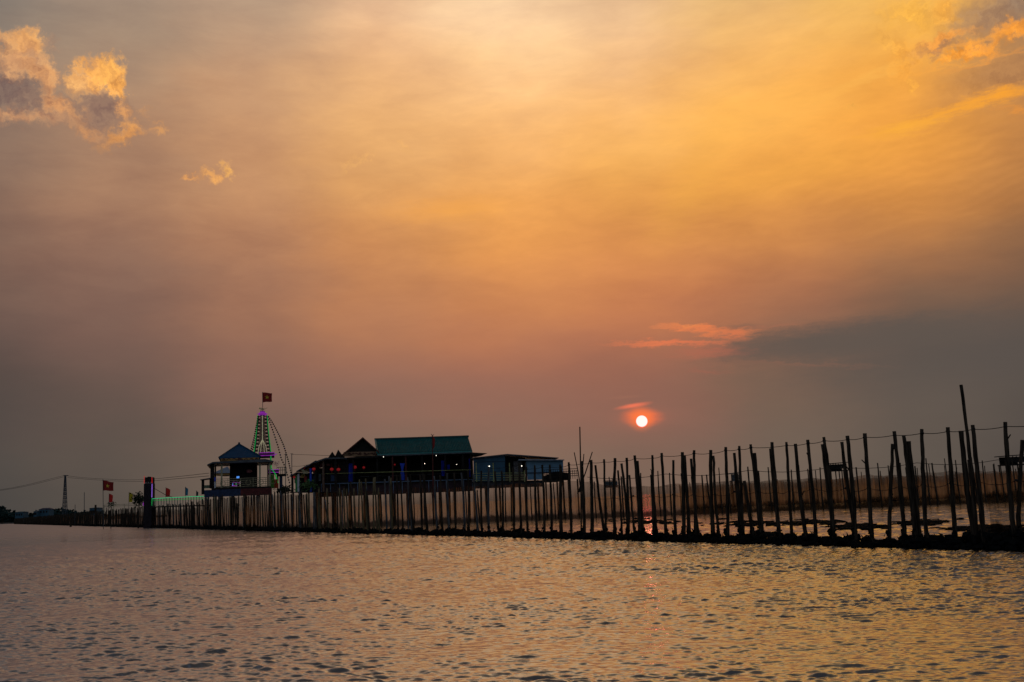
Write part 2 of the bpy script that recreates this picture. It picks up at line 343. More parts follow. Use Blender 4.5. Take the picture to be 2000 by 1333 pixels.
# ------------------------------------------------------------------ water
P1 = PG(1850, 1071)
hd = ray(-60, 1018.5); hd.z = 0; hd.normalize()
side_v = Vector((hd.y, -hd.x, 0))            # points behind the row
if side_v.y < 0: side_v = -side_v
def water():
    az = np.concatenate([np.linspace(-180, -45, 40, endpoint=False), np.linspace(-45, -32, 20, endpoint=False), np.linspace(-32, 32, 1150), np.linspace(32, 45, 21)[1:], np.linspace(45, 180, 41)[1:-1]])
    az = np.radians(az)
    r = np.concatenate([[.5, 2, 4], np.exp(np.linspace(math.log(7.5), math.log(80), 1650)), np.exp(np.linspace(math.log(80), math.log(5800), 130))[1:]])
    Aa, Rr = np.meshgrid(az, r)
    X = np.sin(Aa) * Rr; Y = np.cos(Aa) * Rr; Z = np.zeros_like(X)
    rs = np.random.RandomState(3); step = Rr * (math.log(80 / 7.5) / 1650)
    lateral = Rr * np.radians(64 / 1150)
    cell = np.maximum(step, lateral)
    # slow patches of rougher and calmer water
    patch = np.zeros_like(X)
    for i in range(9):
        a = rs.uniform(0, 2 * math.pi); k = 2 * math.pi / rs.uniform(5, 22)
        patch += np.sin(k * (X * math.cos(a) + 1.6 * Y * math.sin(a)) + rs.uniform(0, 6.28))
    patch = np.clip(1 + patch * .09, .6, 1.5)
    patch *= np.clip(1.0 + X / np.maximum(Rr, 1) * .7, .6, 1.2)      # calmer towards the left
    for grp in range(7):                     # wavelets travel in small groups, steep in the middle, nearly flat between
        env = np.zeros_like(X)
        for i in range(5):
            a = rs.uniform(0, math.pi); k = 2 * math.pi / rs.uniform(.35, 2.2)
            env += np.sin(k * (X * math.cos(a) + 1.3 * Y * math.sin(a)) + rs.uniform(0, 6.28))
        env = .66 + 1.55 * np.clip(env / 3.2, 0, 1) ** 1.4
        for i in range(15):
            lam = .065 * (.36 / .065) ** rs.rand()
            a = math.radians(rs.normal(86, 24)); k = 2 * math.pi / lam
            h = lam * .0047
            ph = k * (X * math.cos(a) + Y * math.sin(a)) + rs.uniform(0, 6.28)
            ph += .5 * np.sin(.37 * k * (X * math.sin(a) - Y * math.cos(a)) + rs.uniform(0, 6.28))
            if i > 11: lam_far = lam * 2.4; ph = ph / 2.4; w = np.clip((lam_far / cell - 2.0) / 2.5, 0, 1) * np.clip((Rr - 14) / 22, 0, 1) * 2.6
            else: w = np.clip((lam / cell - 2.0) / 2.5, 0, 1) * (1 + .5 * np.clip((Rr - 16) / 20, 0, 1))
            Z += h * w * env * (2.3 * np.exp(1.7 * (np.sin(ph) - 1)) - .8)
    ins = np.clip(((X - P1.x) * side_v.x + (Y - P1.y) * side_v.y - .1) / 1.2, 0, 1)
    Z *= patch * (1 - .52 * ins)
    n, m_ = X.shape
    vs = np.stack([X, Y, Z], -1).reshape(-1, 3)
    idx = np.arange(n * m_).reshape(n, m_); nx = np.roll(idx, -1, 1)
    q = np.stack([idx[:-1], nx[:-1], nx[1:], idx[1:]], -1).reshape(-1, 4)[:, ::-1]
    me = bpy.data.meshes.new('water')
    me.vertices.add(len(vs)); me.vertices.foreach_set('co', vs.ravel())
    me.loops.add(q.size); me.loops.foreach_set('vertex_index', q.ravel().astype(np.int32))
    me.polygons.add(len(q)); me.polygons.foreach_set('loop_start', np.arange(0, q.size, 4, dtype=np.int32)); me.polygons.foreach_set('loop_total', np.full(len(q), 4, dtype=np.int32))
    me.polygons.foreach_set('use_smooth', np.ones(len(q), dtype=bool)); me.update(calc_edges=True)
    m = bpy.data.materials.new('lagoon_water'); m.use_nodes = True; t = G(m.node_tree); b = m.node_tree.nodes['Principled BSDF']
    b.inputs['Base Color'].default_value = (.15, .14, .15, 1); b.inputs['Roughness'].default_value = .04; b.inputs['IOR'].default_value = 1.65; b.inputs['Specular IOR Level'].default_value = .5
    tc = t.node('ShaderNodeNewGeometry').outputs['Position']
    n1 = t.noise(t.mapping(tc, rot=(0, 0, R(-8)), scale=(1, 2.0, 1)), 2.6, 6, .62, .4)
    n2 = t.noise(t.mapping(tc, rot=(0, 0, R(10)), scale=(1, 2.4, 1)), .55, 4, .6, .3)
    hgt = t.m('ADD', n1, t.m('MULTIPLY', n2, 2.2))
    calm = t.mr(t.vm('LENGTH', tc), 12, 110, .10, .05)
    q2 = t.node('ShaderNodeBump', None, {'Strength': calm, 'Distance': .05, 'Height': hgt})
    t.set(b.inputs['Normal'], q2.outputs[0])
    inside = t.mr(t.vm('DOT_PRODUCT', t.vm('SUBTRACT', tc, tuple(P1)), tuple(side_v)), .2, 1.5, 1.0, .75)   # sheltered, smoother water inside the fence
    t.set(b.inputs['Roughness'], t.m('MULTIPLY', inside, t.mr(t.vm('LENGTH', tc), 40, 190, .06, .30)))
    added_gloss = t.node('ShaderNodeBsdfGlossy', None, {'Color': (.80, .86, .98, 1), 'Roughness': t.m('MULTIPLY', inside, t.mr(t.vm('LENGTH', tc), 40, 190, .22, .34)), 'Normal': q2.outputs[0]})
    mx = t.node('ShaderNodeMixShader', None, {0: .5}); t.l.new(b.outputs[0], mx.inputs[1]); t.l.new(added_gloss.outputs[0], mx.inputs[2])  # bluish mirror layer added to brighten the sky's reflection in the water
    t.l.new(mx.outputs[0], m.node_tree.nodes['Material Output'].inputs[0])
    me.materials.append(m)
    o = bpy.data.objects.new('water', me); sc.collection.objects.link(o); tag(o, kind='structure')
water()
bed = MB().box(-5800, 5800, -5800, 5800, -2.6, -2.2).build('lagoon_bed', mat('mud', (.03, .025, .02), .9)); tag(bed, kind='structure')

# ------------------------------------------------------------------ near fence line
def on_line(x):                              # point of the near fence line seen at photo column x
    lo, hi = -12.0, 4000.0
    for _ in range(60):
        md = (lo + hi) / 2; px = proj(P1 + hd * md)[0]
        if px > x: lo = md
        else: hi = md
    p = P1 + hd * lo; p.z = 0; return p

def stake_mesh(top_off, h, r, seed, m, n=7):
    rnd = random.Random(seed); pts = []; rad = []
    K = 15 if n > 7 else 9; bx, by = rnd.uniform(-1, 1) * .017 * h, rnd.uniform(-1, 1) * .012 * h
    for i in range(K):
        t = i / (K - 1); z = -.55 + (h + .55) * t; tt = max(0, z / h)
        pts.append((top_off[0] * tt + bx * math.sin(math.pi * t) + rnd.uniform(-.010, .010), top_off[1] * tt + by * math.sin(math.pi * t), z))
        rad.append(r * (1.15 - .32 * t) * rnd.uniform(.90, 1.10))
    mb = MB().tube(pts, rad, n)
    if rnd.random() < .35:                   # a snag where a branch was cut
        z = rnd.uniform(.4, .9) * h; a = rnd.uniform(0, 6.28); tt = z / h
        c = Vector((top_off[0] * tt, top_off[1] * tt, z)); mb.tube([c, c + Vector((math.cos(a) * r * 2.2, math.sin(a) * r * 1.2, r * 2.4))], [r * .35, r * .25], 5)
    me = mb.mesh('wooden_stake', m); me.polygons.foreach_set('use_smooth', [len(p.vertices) == 4 for p in me.polygons]); return me
SNAME = 'wooden_stake'
def put_stake(base, me, label, group, rz=0.0, sc_=1.0, name=SNAME, cat='stake', m=None):
    o = bpy.data.objects.new(name, me); sc.collection.objects.link(o)
    o.location = base; o.rotation_euler = (0, 0, rz); o.scale = (1, 1, sc_)
    return tag(o, label, cat, group)

def cvt(lst, s, ox, oy): return [(ox + a / s, oy + b / s, ox + c / s, *r) for a, b, c, *r in lst]
near = cvt([(45,610,65),(108,600,135),(187,580,215),(262,575,270),(340,575,345),(410,550,415),(470,590,490),(555,555,565),(635,510,645),(705,560,720),(775,555,785),(900,520,905),(965,470,990),(1045,510,1070),(1135,495,1165),(1215,490,1235),(1297,487,1315),(1415,487,1430,1.3),(1505,462,1530)], 5.553, 840, 820)
near += cvt([(172,480,190,1.2),(260,470,272,1.3),(300,518,370),(380,463,400,.85),(482,453,488,1.15),(507,567,515,.8),(543,503,575),(592,450,607),(618,610,650,.8),(663,428,710,1.2),(692,478,715,1.1),(830,425,850),(825,575,845,.8),(915,405,962),(1020,472,1045),(1105,398,1125,1.2),(1125,430,1145,1.1),(1190,458,1240),(1216,380,1230),(1370,378,1400,1.2),(1398,430,1430,.9)], 4.76, 1100, 800)
near += cvt([(75,327,90),(150,378,180),(194,317,232,.9),(238,620,285,1.1),(293,303,380,.9),(327,378,375,1.1),(479,284,540,1.1),(463,340,530,.9),(605,283,660,.85),(680,299,790,1.1),(791,263,860),(930,240,1010),(911,303,990,.9),(1082,282,1195),(1133,229,1190,1.15),(1283,208,1350,1.1)], 4.444, 1400, 800)
near += cvt([(162,360,240),(150,447,128),(230,390,325,1.1),(262,428,320,1.2),(355,345,395,1.05),(528,333,588),(622,357,735,1.25),(700,317,785,1.1),(922,297,1000,1.05),(1042,420,1000,.95)], 3.507, 1700, 740)
near.sort(key=lambda t: t[2])
near += [(2030, 822, 2052), (2075, 818, 2100)]
ORD = ['', 'second', 'third', 'fourth', 'fifth', 'sixth', 'seventh', 'eighth', 'ninth', 'tenth', 'eleventh', 'twelfth']
NUMW = ['first','second','third','fourth','fifth','sixth','seventh','eighth','ninth','tenth','eleventh','twelfth','thirteenth','fourteenth','fifteenth','sixteenth','seventeenth','eighteenth','nineteenth','twentieth','twenty-first','twenty-second','twenty-third','twenty-fourth','twenty-fifth','twenty-sixth','twenty-seventh','twenty-eighth','twenty-ninth','thirtieth']
line_tops = []
vis = [t for t in near if t[2] < 2000]
crust_pts = []
g_near = 'stakes of the near fence row'
for i, t in enumerate(near):
    xt, yt, xb = t[:3]; k = (t[3] if len(t) > 3 else 1.0) * 1.07
    b = on_line(xb) + hd * 0
    tall = all(abs(xb - s[2]) > 14 or s[1] > yt - 1 for s in near)
    if not tall: b = b + side_v * .14
    top = PD(xt, yt, b.y); h = top.z
    m = stake_g if (840 < xb < 960 and i % 2 == 0) else stake_m  # lighter grey stands in for sky light on the fronts of these stakes
    me = stake_mesh((top.x - b.x, random.uniform(-.04, .04)), h, .052 * k, 100 + i, m, 9)
    left_i = len(vis) - 1 - (vis.index(t) if t in vis else 0)
    w = 'thick' if k > 1.15 else ('thin' if k < .95 else 'dark')
    leanw = 'leaning left' if (xb - xt) > 12 else ('leaning right' if xb < xt - 2 else 'nearly upright')
    if t in vis and left_i < len(NUMW):
        lab = '%s %s near row stake, %s from the right photo edge' % (w, leanw, NUMW[left_i])
    elif xb > 1000: lab = '%s %s near row stake just right of the blue sheds' % (w, leanw)
    else: lab = 'slender near row stake in front of the blue shed or teal roof'
    if t not in vis: lab = 'stake of the near fence row beyond the right edge'
    put_stake(b, me, lab, g_near)
    if yt < 912 and tall: line_tops.append((b + (top - b) * (1 - .11 / h)))
    crust_pts.append(b)
# the tall pole lashed to the thick stake on the right
b = on_line(1913) - side_v * .10; top = PD(1877.5, 752, b.y)
put_stake(b, stake_mesh((top.x - b.x, 0), top.z, .047, 77, stake_m, 9), 'very tall thin pole rising high above the near fence row at the right', None, name='tall_pole', cat='pole')
# the bundle of thin poles by the blue shed
b0 = on_line(1137)
for xt, yt, xb, yb, r, lab in [(1132.5, 834, 1134, 1045, .035, 'tall upright pole of the bundle right of the blue shed'), (1121.5, 884, 1135, 960, .026, 'short pole of the bundle leaning left, nearest the blue shed'),
                            (1140.5, 887, 1132, 962, .026, 'short steep pole in the middle of the bundle beside the tall one'), (1157, 883, 1128, 965, .028, 'pole of the bundle leaning far out to the right')]:
    p, q = PD(xb, yb, b0.y + random.uniform(.1, .3)), PD(xt, yt, b0.y + random.uniform(-.1, .1))
    if yb > 1000: p.z = -.4
    o = MB().tube([p, (p + q) / 2 + Vector((.02, 0, 0)), q], [r, r * .9, r * .75], 7).build('thin_pole', stake_m, smooth=False)
    tag(o, lab, 'pole', 'poles bundled right of the blue shed')

# dense left part of the row, copies of a few meshes
variants = [stake_mesh((random.uniform(-.16, .04), random.uniform(-.1, .1)), 3.0, random.uniform(.048, .066), 300 + k, [stake_m, stake_m, stake_g, stake_m, stake_l][k % 5], 6) for k in range(20)]
bamboo = [k for k in range(20) if k % 5 == 4]
p0 = on_line(838); start = (p0 - P1).dot(hd); s_ = start; placed = 0
far_stuff = MB(); DL = PG
while s_ < 620:
    p = P1 + hd * s_; px = proj((p.x, p.y, 0))[0]
    s_ += random.uniform(.42, .82) * (1 if px > 560 else .92)
    if px < 24: break
    p = p + side_v * random.uniform(-.12, .22)
    h = random.uniform(3.25, 3.5) if px > 686 else random.uniform(2.7, 3.1)
    if 395 < px < 565: h += .28
    if px > 200 and random.random() < .05: h += .35
    if random.random() < .12: h -= random.uniform(.2, .7)
    p.z = 0
    if placed < 168:
        vi = random.choice(bamboo) if (690 < px < 760 and random.random() < .7) else (random.choice(range(20)) if px > 500 else random.choice([0, 1, 3, 5, 6, 8, 10, 2]))
        lab = ('bamboo or wooden stake of the near fence row below the teal roofed hall' if px > 590 else 'stake of the near fence row below the blue roofed pavilion' if px > 395 else 'short dark stake of the near fence row by the gate pillar and footbridge')
        put_stake(p, variants[vi], lab, 'stakes of the near fence row, ' + ('below the hall' if px > 590 else 'below the pavilion' if px > 395 else 'by the gate pillar'), random.uniform(-.3, .3), h / 3.0)
        placed += 1
    else:
        o = Vector((random.uniform(-.12, .12), 0, h)); far_stuff.tube([(p.x, p.y, -.4), (p.x + o.x, p.y, h)], [.075, .06], 4)
tag(far_stuff.build('distant_stakes', stake_m), 'dark stakes crowding together at the far left end of the near fence', 'stakes', kind='stuff')
# ropes
def rope(pts, r, name, lab, sag=.03, grp=None):
    out = []
    for a, b in zip(pts, pts[1:]):
        for k in range(5):
            t = k / 5; p = a.lerp(b, t); p.z -= sag * 4 * t * (1 - t); out.append(p)
    out.append(pts[-1]); mb = MB().tube(out, r, 5)
    for p in (pts if r < .012 else []): mb.ball(p, r * 5.5, (1, 1, .8), 6, 4, .25)                  # the knot round each stake
    return tag(mb.build(name, rope_m), lab, 'rope', grp)
line_tops.sort(key=lambda p: p.y)
lt = [line_tops[0]]
for p in line_tops[1:]:
    if p.y - lt[-1].y > .55: lt.append(p)
rope(lt, .010, 'fence_rope', 'thin rope strung from top to top along the near fence row', .03)

# mussel and weed crust at the waterline
cr = MB(); s_ = -7.0
def shard(mb, c, r):
    d = Vector((random.gauss(0, .5), random.gauss(0, .5), random.uniform(.2, 1))).normalized() * r * random.uniform(1, 2.2); a = d.orthogonal().normalized() * r * .45; b2 = d.cross(a).normalized() * r * .4
    mb.add([c + d, c + a, c - a * .5 + b2, c - a * .5 - b2], [(0, 1, 2), (0, 2, 3), (0, 3, 1), (1, 3, 2)])
while s_ < 600:
    p = P1 + hd * s_; d = p.y
    s_ += .045 if d < 45 else (.11 if d < 90 else .35)
    big = 1 if d < 45 else (1.3 if d < 90 else 1.9)
    n1 = mnoise.noise(Vector((s_ * .7, 0, 0))); n2 = mnoise.noise(Vector((s_ * 2.9, 5, 0)))
    for _ in range(2):
        off = random.gauss(0, .27); hh = max(.03, .21 + .14 * n1 + .16 * n2 - .20 * abs(off))
        c = p + side_v * off; c.z = hh * random.uniform(.0, 1.0)
        cr.ball(c, random.uniform(.06, .12) * big, (1.25, 1, random.uniform(.7, 1.2)), 6, 4, .4)
        if d < 90: c.z = hh * random.uniform(.6, 1.1); shard(cr, c, random.uniform(.05, .09) * big)
for b in crust_pts:
    for _ in range(9):
        z = random.uniform(.05, .55); k = 1 - z
        c = b + Vector((random.uniform(-.11, .11) * k - .03 * z, random.uniform(-.1, .1) * k, z)); shard(cr, c, random.uniform(.04, .08))
        cr.ball(c - Vector((0, 0, .12)), random.uniform(.035, .07), (1, 1, 1.3), 6, 4, .4)
for p in [on_line(x) for x in np.linspace(1860, 2110, 260)]:     # thicker mat at the right end
    c = p + side_v * random.uniform(-.3, 1.1); c.z = random.uniform(-.05, .34); cr.ball(c, random.uniform(.06, .15), (1.3, 1, .9), 6, 4, .4); shard(cr, c, .09)
tag(cr.build('mussel_crust', crust_m), 'black mussel and weed crust along the foot of the near fence', 'mussel crust', kind='stuff')
wd = MB()
for (x0, x1, y, n) in [(1400, 1540, 1024, 60), (1530, 1640, 1022, 70), (1620, 1740, 1030, 60), (1750, 1850, 1022, 50), (1180, 1330, 1020, 40), (1470, 1530, 1046, 30), (1860, 2000, 1034, 80)]:
    for _ in range(n * 2):
        xx = random.gauss((x0 + x1) / 2, (x1 - x0) / 4); p = PG(xx, y + random.gauss(0, 2.6)); p.z = random.uniform(-.04, .03)
        wd.ball(p, random.uniform(.06, .22), (1.6, 1.3, .4), 6, 4, .4)
tag(wd.build('floating_weed', crust_m), 'dark weed drifting on the water inside the fence', 'water weed', kind='stuff')

# ------------------------------------------------------------------ back row, nets, third row
BX = [(480, 88.5), (700, 86), (1000, 85), (1150, 82.5), (1340, 80), (1650, 78.5), (1850, 78.5), (2000, 79), (2250, 80)]
def path(tab, dd=0.0):
    out = []
    for x, D in tab:
        r = ray(x, 990); out.append(Vector((r.x / r.y * (D + dd), D + dd, 0)))
    return out
def resample(pts, step, jit=0.0):
    out = []; carry = 0
    for a, b in zip(pts, pts[1:]):
        L = (b - a).length; s = carry
        while s < L:
            out.append(a.lerp(b, s / L)); s += step * (1 + random.uniform(-jit, jit))
        carry = s - L
    return out
net_mats = {}
def net_mat(name, c, alpha):
    m = bpy.data.materials.new(name); m.use_nodes = True; q = G(m.node_tree); q.n.clear()
    tc = q.node('ShaderNodeNewGeometry').outputs['Position']
    z = q.node('ShaderNodeSeparateXYZ', None, {0: tc}).outputs[2]
    n = q.noise(q.mapping(tc, scale=(1.4, 1.4, .5)), 1.2, 7, .65, .2)
    n3 = q.noise(q.mapping(tc, scale=(5, 5, .3)), 1.0, 6, .65)
    n4 = q.noise(q.mapping(tc, scale=(2.6, 2.6, .10)), 1.0, 5, .7)
    cc = q.mix(q.mr(n, .3, .7), (*[v * .55 for v in c], 1), (*[v * 1.25 for v in c], 1))
    cc = q.mix(q.mr(n4, .44, .58, 0, .85), cc, (*[v * .28 for v in c], 1))
    n5 = q.noise(q.mapping(tc, scale=(.22, .22, .22)), 1.0, 2, .5)
    cc = q.mix(q.mr(n5, .35, .65, 0, .55), cc, (*[v * .45 for v in c], 1))
    # the net turns darker and denser towards the water, with a ragged edge
    dark_foot = q.mr(q.m('ADD', z, q.m('MULTIPLY', q.m('SUBTRACT', n, .5), 1.2)), .85, .25)
    cc = q.mix(dark_foot, cc, (.022, .018, .012, 1))
    df = q.node('ShaderNodeBsdfDiffuse', None, {'Color': cc}); tr = q.node('ShaderNodeBsdfTranslucent', None, {'Color': cc})
    a = q.node('ShaderNodeMixShader', None, {0: .62}); q.l.new(df.outputs[0], a.inputs[1]); q.l.new(tr.outputs[0], a.inputs[2])
    tp = q.node('ShaderNodeBsdfTransparent'); mx = q.node('ShaderNodeMixShader')
    al = q.m('ADD', q.m('MULTIPLY', q.m('SUBTRACT', n3, .5), .9), alpha, clamp=True)
    al = q.m('SUBTRACT', al, q.mr(z, 1.5, 2.9, 0, .30), clamp=True)
    al = q.m('MAXIMUM', al, q.m('MULTIPLY', dark_foot, .93))
    q.set(mx.inputs[0], al); q.l.new(tp.outputs[0], mx.inputs[1]); q.l.new(a.outputs[0], mx.inputs[2])
    q.l.new(mx.outputs[0], q.node('ShaderNodeOutputMaterial').inputs[0]); return m
NET = net_mat('brown_net', (.85, .46, .21), .70)
NETF = net_mat('fine_net', (.40, .32, .25), .16)
def net(pts, z0, ztop, m, name, lab, sag=.10, period=2.2, rows=7, waver=.08, grp=None):
    mb = MB(); pts = resample(pts, .4); n = len(pts); vs = []; L = 0; fs = []
    for i, p in enumerate(pts):
        if i: L += (p - pts[i - 1]).length
        tz = (ztop(p) if callable(ztop) else ztop) - sag * abs(math.sin(math.pi * L / period)) + .22 * mnoise.noise(Vector((L * .35, 3, 1))) + .10 * mnoise.noise(Vector((L * 1.7, 3, 1)))
        for j in range(rows):
            t = j / (rows - 1); off = waver * mnoise.noise(Vector((L * .6, t * 2, 7)))
            vs.append((p.x + off * .3, p.y + off, z0 + (tz - z0) * t))
    for i in range(n - 1):
        for j in range(rows - 1): fs.append((i * rows + j, (i + 1) * rows + j, (i + 1) * rows + j + 1, i * rows + j + 1))
    mb.add(vs, fs); return tag(mb.build(name, m, smooth=True), lab, 'net', grp)
bp = path(BX)
def btop(p):
    x = proj((p.x, p.y, 0))[0]; return 3.05 if x < 1120 else (3.05 - .6 * min(1, (x - 1120) / 120))
net(path(BX, .2), -.3, btop, NET, 'fish_net', 'long brown net wall hung on the back row of stakes across the water')
net(path(BX[3:], .1), 2.2, 3.25, NETF, 'fine_net', 'sheer fine net strip above the brown net wall on the right', sag=.16, period=6.5, rows=4)
fl = [on_line(x) + side_v * .35 for x in (480, 440, 400, 360, 320, 280, 240, 200, 160, 120, 90, 60)]
net([f * 1 for f in fl], -.3, lambda p: 2.35 + (.8 if proj((p.x, p.y, 0))[0] > 385 else 0), NET, 'fish_net', 'brown net hung close behind the left half of the near fence row')
bstk = resample(bp[1:], .8, .5)
bvar = [stake_mesh((random.uniform(-.2, .08), 0), 3.4, random.uniform(.05, .07), 500 + k, stake_m, 6) for k in range(8)]
cnt = 0
for p in bstk:
    x = proj((p.x, p.y, 0))[0]
    h = random.uniform(2.9, 3.6) if x > 1120 else random.uniform(2.6, 3.1)
    if x > 2040: continue
    put_stake(p, random.choice(bvar), 'slim stake of the middle row carrying the brown net wall', 'stakes of the row carrying the brown net wall', random.uniform(-.4, .4), h / 3.4); cnt += 1
tops = [Vector((p.x, p.y, 3.25 + .12 * mnoise.noise(p * .2))) for p in resample(path(BX[3:]), 6.5)]
rope(tops, .022, 'net_rope', 'sagging rope along the top of the sheer net on the right', .25)
TX = [(1330, 112), (1500, 110), (1700, 108), (1900, 106), (2100, 106)]
net(path(TX, .3), -.3, 2.5, NET, 'fish_net', 'third net wall far behind the brown one on the right')
tst = resample(path(TX), 1.1, .6)
for i, p in enumerate(tst):
    if i % 3 == 0 and False: continue
    put_stake(p, random.choice(bvar), 'thin distant stake standing behind the brown net wall', 'stakes behind the brown net wall', random.uniform(-.5, .5), random.uniform(2.5, 3.7) / 3.4)
# a net thrown over the right end of the near row
rp_ = [on_line(x) + side_v * .25 for x in (2110, 2060, 2000, 1960, 1925, 1905)]
NETR = net_mat('torn_net', (.42, .28, .15), .42)
net(rp_, -.1, lambda p: 1.25 + .25 * max(0, (proj((p.x, p.y, 0))[0] - 1900) / 150), NETR, 'torn_net', 'torn brown net sagging from the last stakes at the right edge', sag=.2, period=1.6, waver=.2)
rr = [on_line(x) + side_v * .05 for x in (2100, 2000, 1924, 1868, 1812, 1768, 1704, 1660, 1594, 1548, 1521, 1486, 1440, 1400, 1358, 1319, 1278, 1240, 1202, 1157)]
for p in rr: p.z = 1.66 + .12 * mnoise.noise(p * .4)
rope(rr, .008, 'slack_rope', 'slack lower rope looped from stake to stake of the near row', .09)

# small watch huts on stilts beyond the nets
def hut(x0, x1, yt, yb, D, lab, rows=4, dark_m=dark_m):
    pl = Plane((x0 + x1) / 2, yb, D); rt = pl.root('watch_hut'); tag(rt, lab, 'hut', 'watch huts beyond the nets')
    (u0, z1), (u1, z0) = pl(x0, yt), pl(x1, yb); dep = (u1 - u0) * .7
    for u in (u0 + .1, (u0 + u1) / 2, u1 - .1):
        for v in (0.1, dep - .1): MB().tube([(u, v, -.5), (u, v, z0 + .05)], .07, 5).build('stilt', stake_m, rt)
    MB().box(u0, u1, 0, dep, z0, z0 + .12).build('deck', dark_m, rt)
    w = MB()
    for k in range(rows):
        z = z0 + .3 + (z1 - z0 - .5) * k / rows; w.box(u0 + .1, u1 - .15, .05, .1, z, z + .14)
    for k in range(7):
        u = u0 + .12 + (u1 - u0 - .3) * k / 6; w.box(u, u + .07, .11, .17, z0 + .12, z1 - .1)
    w.box(u0 + .2, u1 - .4, dep - .1, dep - .05, z0 + .12, z1 - .15)
    w.build('slat_wall', dark_m, rt)
    MB().prism([(u0 - .15, z1 - .12), (u1 + .1, z1 - .02), (u1 + .1, z1 + .06), (u0 - .15, z1 - .03)], -.15, dep + .2).build('roof', dark_m, rt)
hut(1620, 1657, 905, 920, 118, 'dark slatted hut on stilts rising over the brown net wall')
hut(1962, 2012, 890, 908, 104, 'dark slatted hut on stilts cut by the right edge of the photo')
hut(1427, 1447, 925, 940, 140, 'small hut with a flat roof seen low over the net', 3, greyroof_m)
hut(1181, 1212, 939, 952, 190, 'low distant hut seen just above the net right of the pole bundle', 3, greyroof_m)

# ------------------------------------------------------------------ blue roofed pavilion
def ribs(rt, mb_name, *a): pass
D1 = 120
pl = Plane(468, 1020, D1, R(15)); rt = pl.root('pavilion'); tag(rt, 'open pavilion with pyramid blue roof, ochre fascia and cream railing on the water', 'pavilion')
a = pl(497 * 0 + 467, 868, 4.0)              # apex is over the middle of the plan
L_, r_ = pl(427, 895.3), pl(509, 891.5)
zE = (L_[1] + r_[1]) / 2; dp = 8.0; um = (L_[0] + r_[0]) / 2
e = .12
mb = MB(); base_ = [(L_[0], 0, zE), (r_[0], 0, zE), (r_[0], dp, zE), (L_[0], dp, zE)]
mb.add(base_ + [(a[0], dp / 2, a[1])] + [(u, v, z - .1) for u, v, z in base_], [(0, 1, 4), (1, 2, 4), (2, 3, 4), (3, 0, 4), (5, 8, 7, 6), (0, 5, 6, 1), (1, 6, 7, 2), (2, 7, 8, 3), (3, 8, 5, 0)])
ro = mb.build('roof', blueroof_m, rt)
mb = MB()
for c in base_: mb.tube([(c[0], c[1], c[2] + .05), (a[0], dp / 2, a[1] + .05)], .07, 5)
mb.ball((a[0], dp / 2, a[1] + .12), .14).build('ridge_cap', mat('blue_cap', (.01, .06, .10), .6), ro)
MB().box(L_[0] + .25, r_[0] - .2, -.02, .06, pl(470, 902)[1], zE - .10).build('fascia', yellow_m, rt)
mb = MB()
for cx in (452, 486):
    u, z = pl(cx, 897.5)
    for s_ in (-1, 1):
        mb.tube([(u + s_ * (.1 + .85 * t / 8), -.05, z + .09 * math.sin(t * .9)) for t in range(9)], .05, 5)
        mb.tube([(u + s_ * (.9 + .16 * math.cos(k)), -.05, z + .14 * math.sin(k)) for k in range(7)], .04, 5)
mb.build('scrollwork', scroll_m, rt)
# lower skirt roof
zz = pl(470, 901.5)[1]
mb = MB(); lw = pl(405, 908); m1 = pl(416, 903); rw = pl(534, 901)
mb.prism([lw, m1, (rw[0] - 1, zz + .18), (rw[0], rw[1]), (rw[0], rw[1] - .12), (m1[0], m1[1] - .16), (lw[0], lw[1] - .14)], -.6, dp + .8)
mb.build('lower_roof', greyroof_m, rt)
zf = pl(470, 952)[1]; ul = pl(413, 950)[0]; ur = pl(529, 950)[0]
MB().box(ul, ur, 0, dp, zf - .18, zf).build('floor', dark_m, rt)
zc = pl(470, 903.5)[1]
for x in (432.8, 507.6, 527):
    u = pl(x, 930)[0]; MB().box(u - .1, u + .1, .05, .25, zf, zc - (.1 if x < 500 else .0)).build('column', cream_m, rt)
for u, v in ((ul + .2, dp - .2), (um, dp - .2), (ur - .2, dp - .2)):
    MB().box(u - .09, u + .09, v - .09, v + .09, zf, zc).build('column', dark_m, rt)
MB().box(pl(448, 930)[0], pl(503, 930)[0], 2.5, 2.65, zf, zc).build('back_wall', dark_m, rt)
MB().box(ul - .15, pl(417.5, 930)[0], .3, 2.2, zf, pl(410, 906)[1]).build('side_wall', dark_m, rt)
mb = MB(); u0, u1 = pl(420, 940)[0], ur - .1
for y in (934.8, 938.5, 942.5, 946.5, 950.5):
    z = pl(470, y)[1]; mb.tube([(u0, .02, z), (u1, .02, z)], .032, 5)
n = 14
for k in range(n):
    u = u0 + (u1 - u0) * k / (n - 1)
    if k % 3 == 0: mb.tube([(u, .0, zf), (u, .0, pl(470, 934.8)[1])], .03, 5)
    elif k % 3 == 1:
        c = Vector((u + .4, -.01, (zf + pl(470, 934.8)[1]) / 2)); mb.tube([c + Vector((.3 * math.cos(t), 0, .3 * math.sin(t))) for t in np.linspace(0, 6.28, 11)], .028, 4)
mb.build('railing', cream_m, rt)
xs = pl(470, 960)[0]
MB().box(pl(399, 960)[0], xs, -.05, .03, pl(470, 969)[1], zf - .2).build('blue_skirt', darkb_m, rt)
MB().box(xs, pl(530, 960)[0], -.05, .03, pl(500, 968)[1], zf - .2).build('red_skirt', red_m, rt)
for k in range(6):
    u = pl(402, 960)[0] + k * 1.5
    for v in (.3, dp - .4): MB().tube([(u, v, -1), (u, v, zf - .2)], .12, 6).build('stilt', concrete_m, rt)
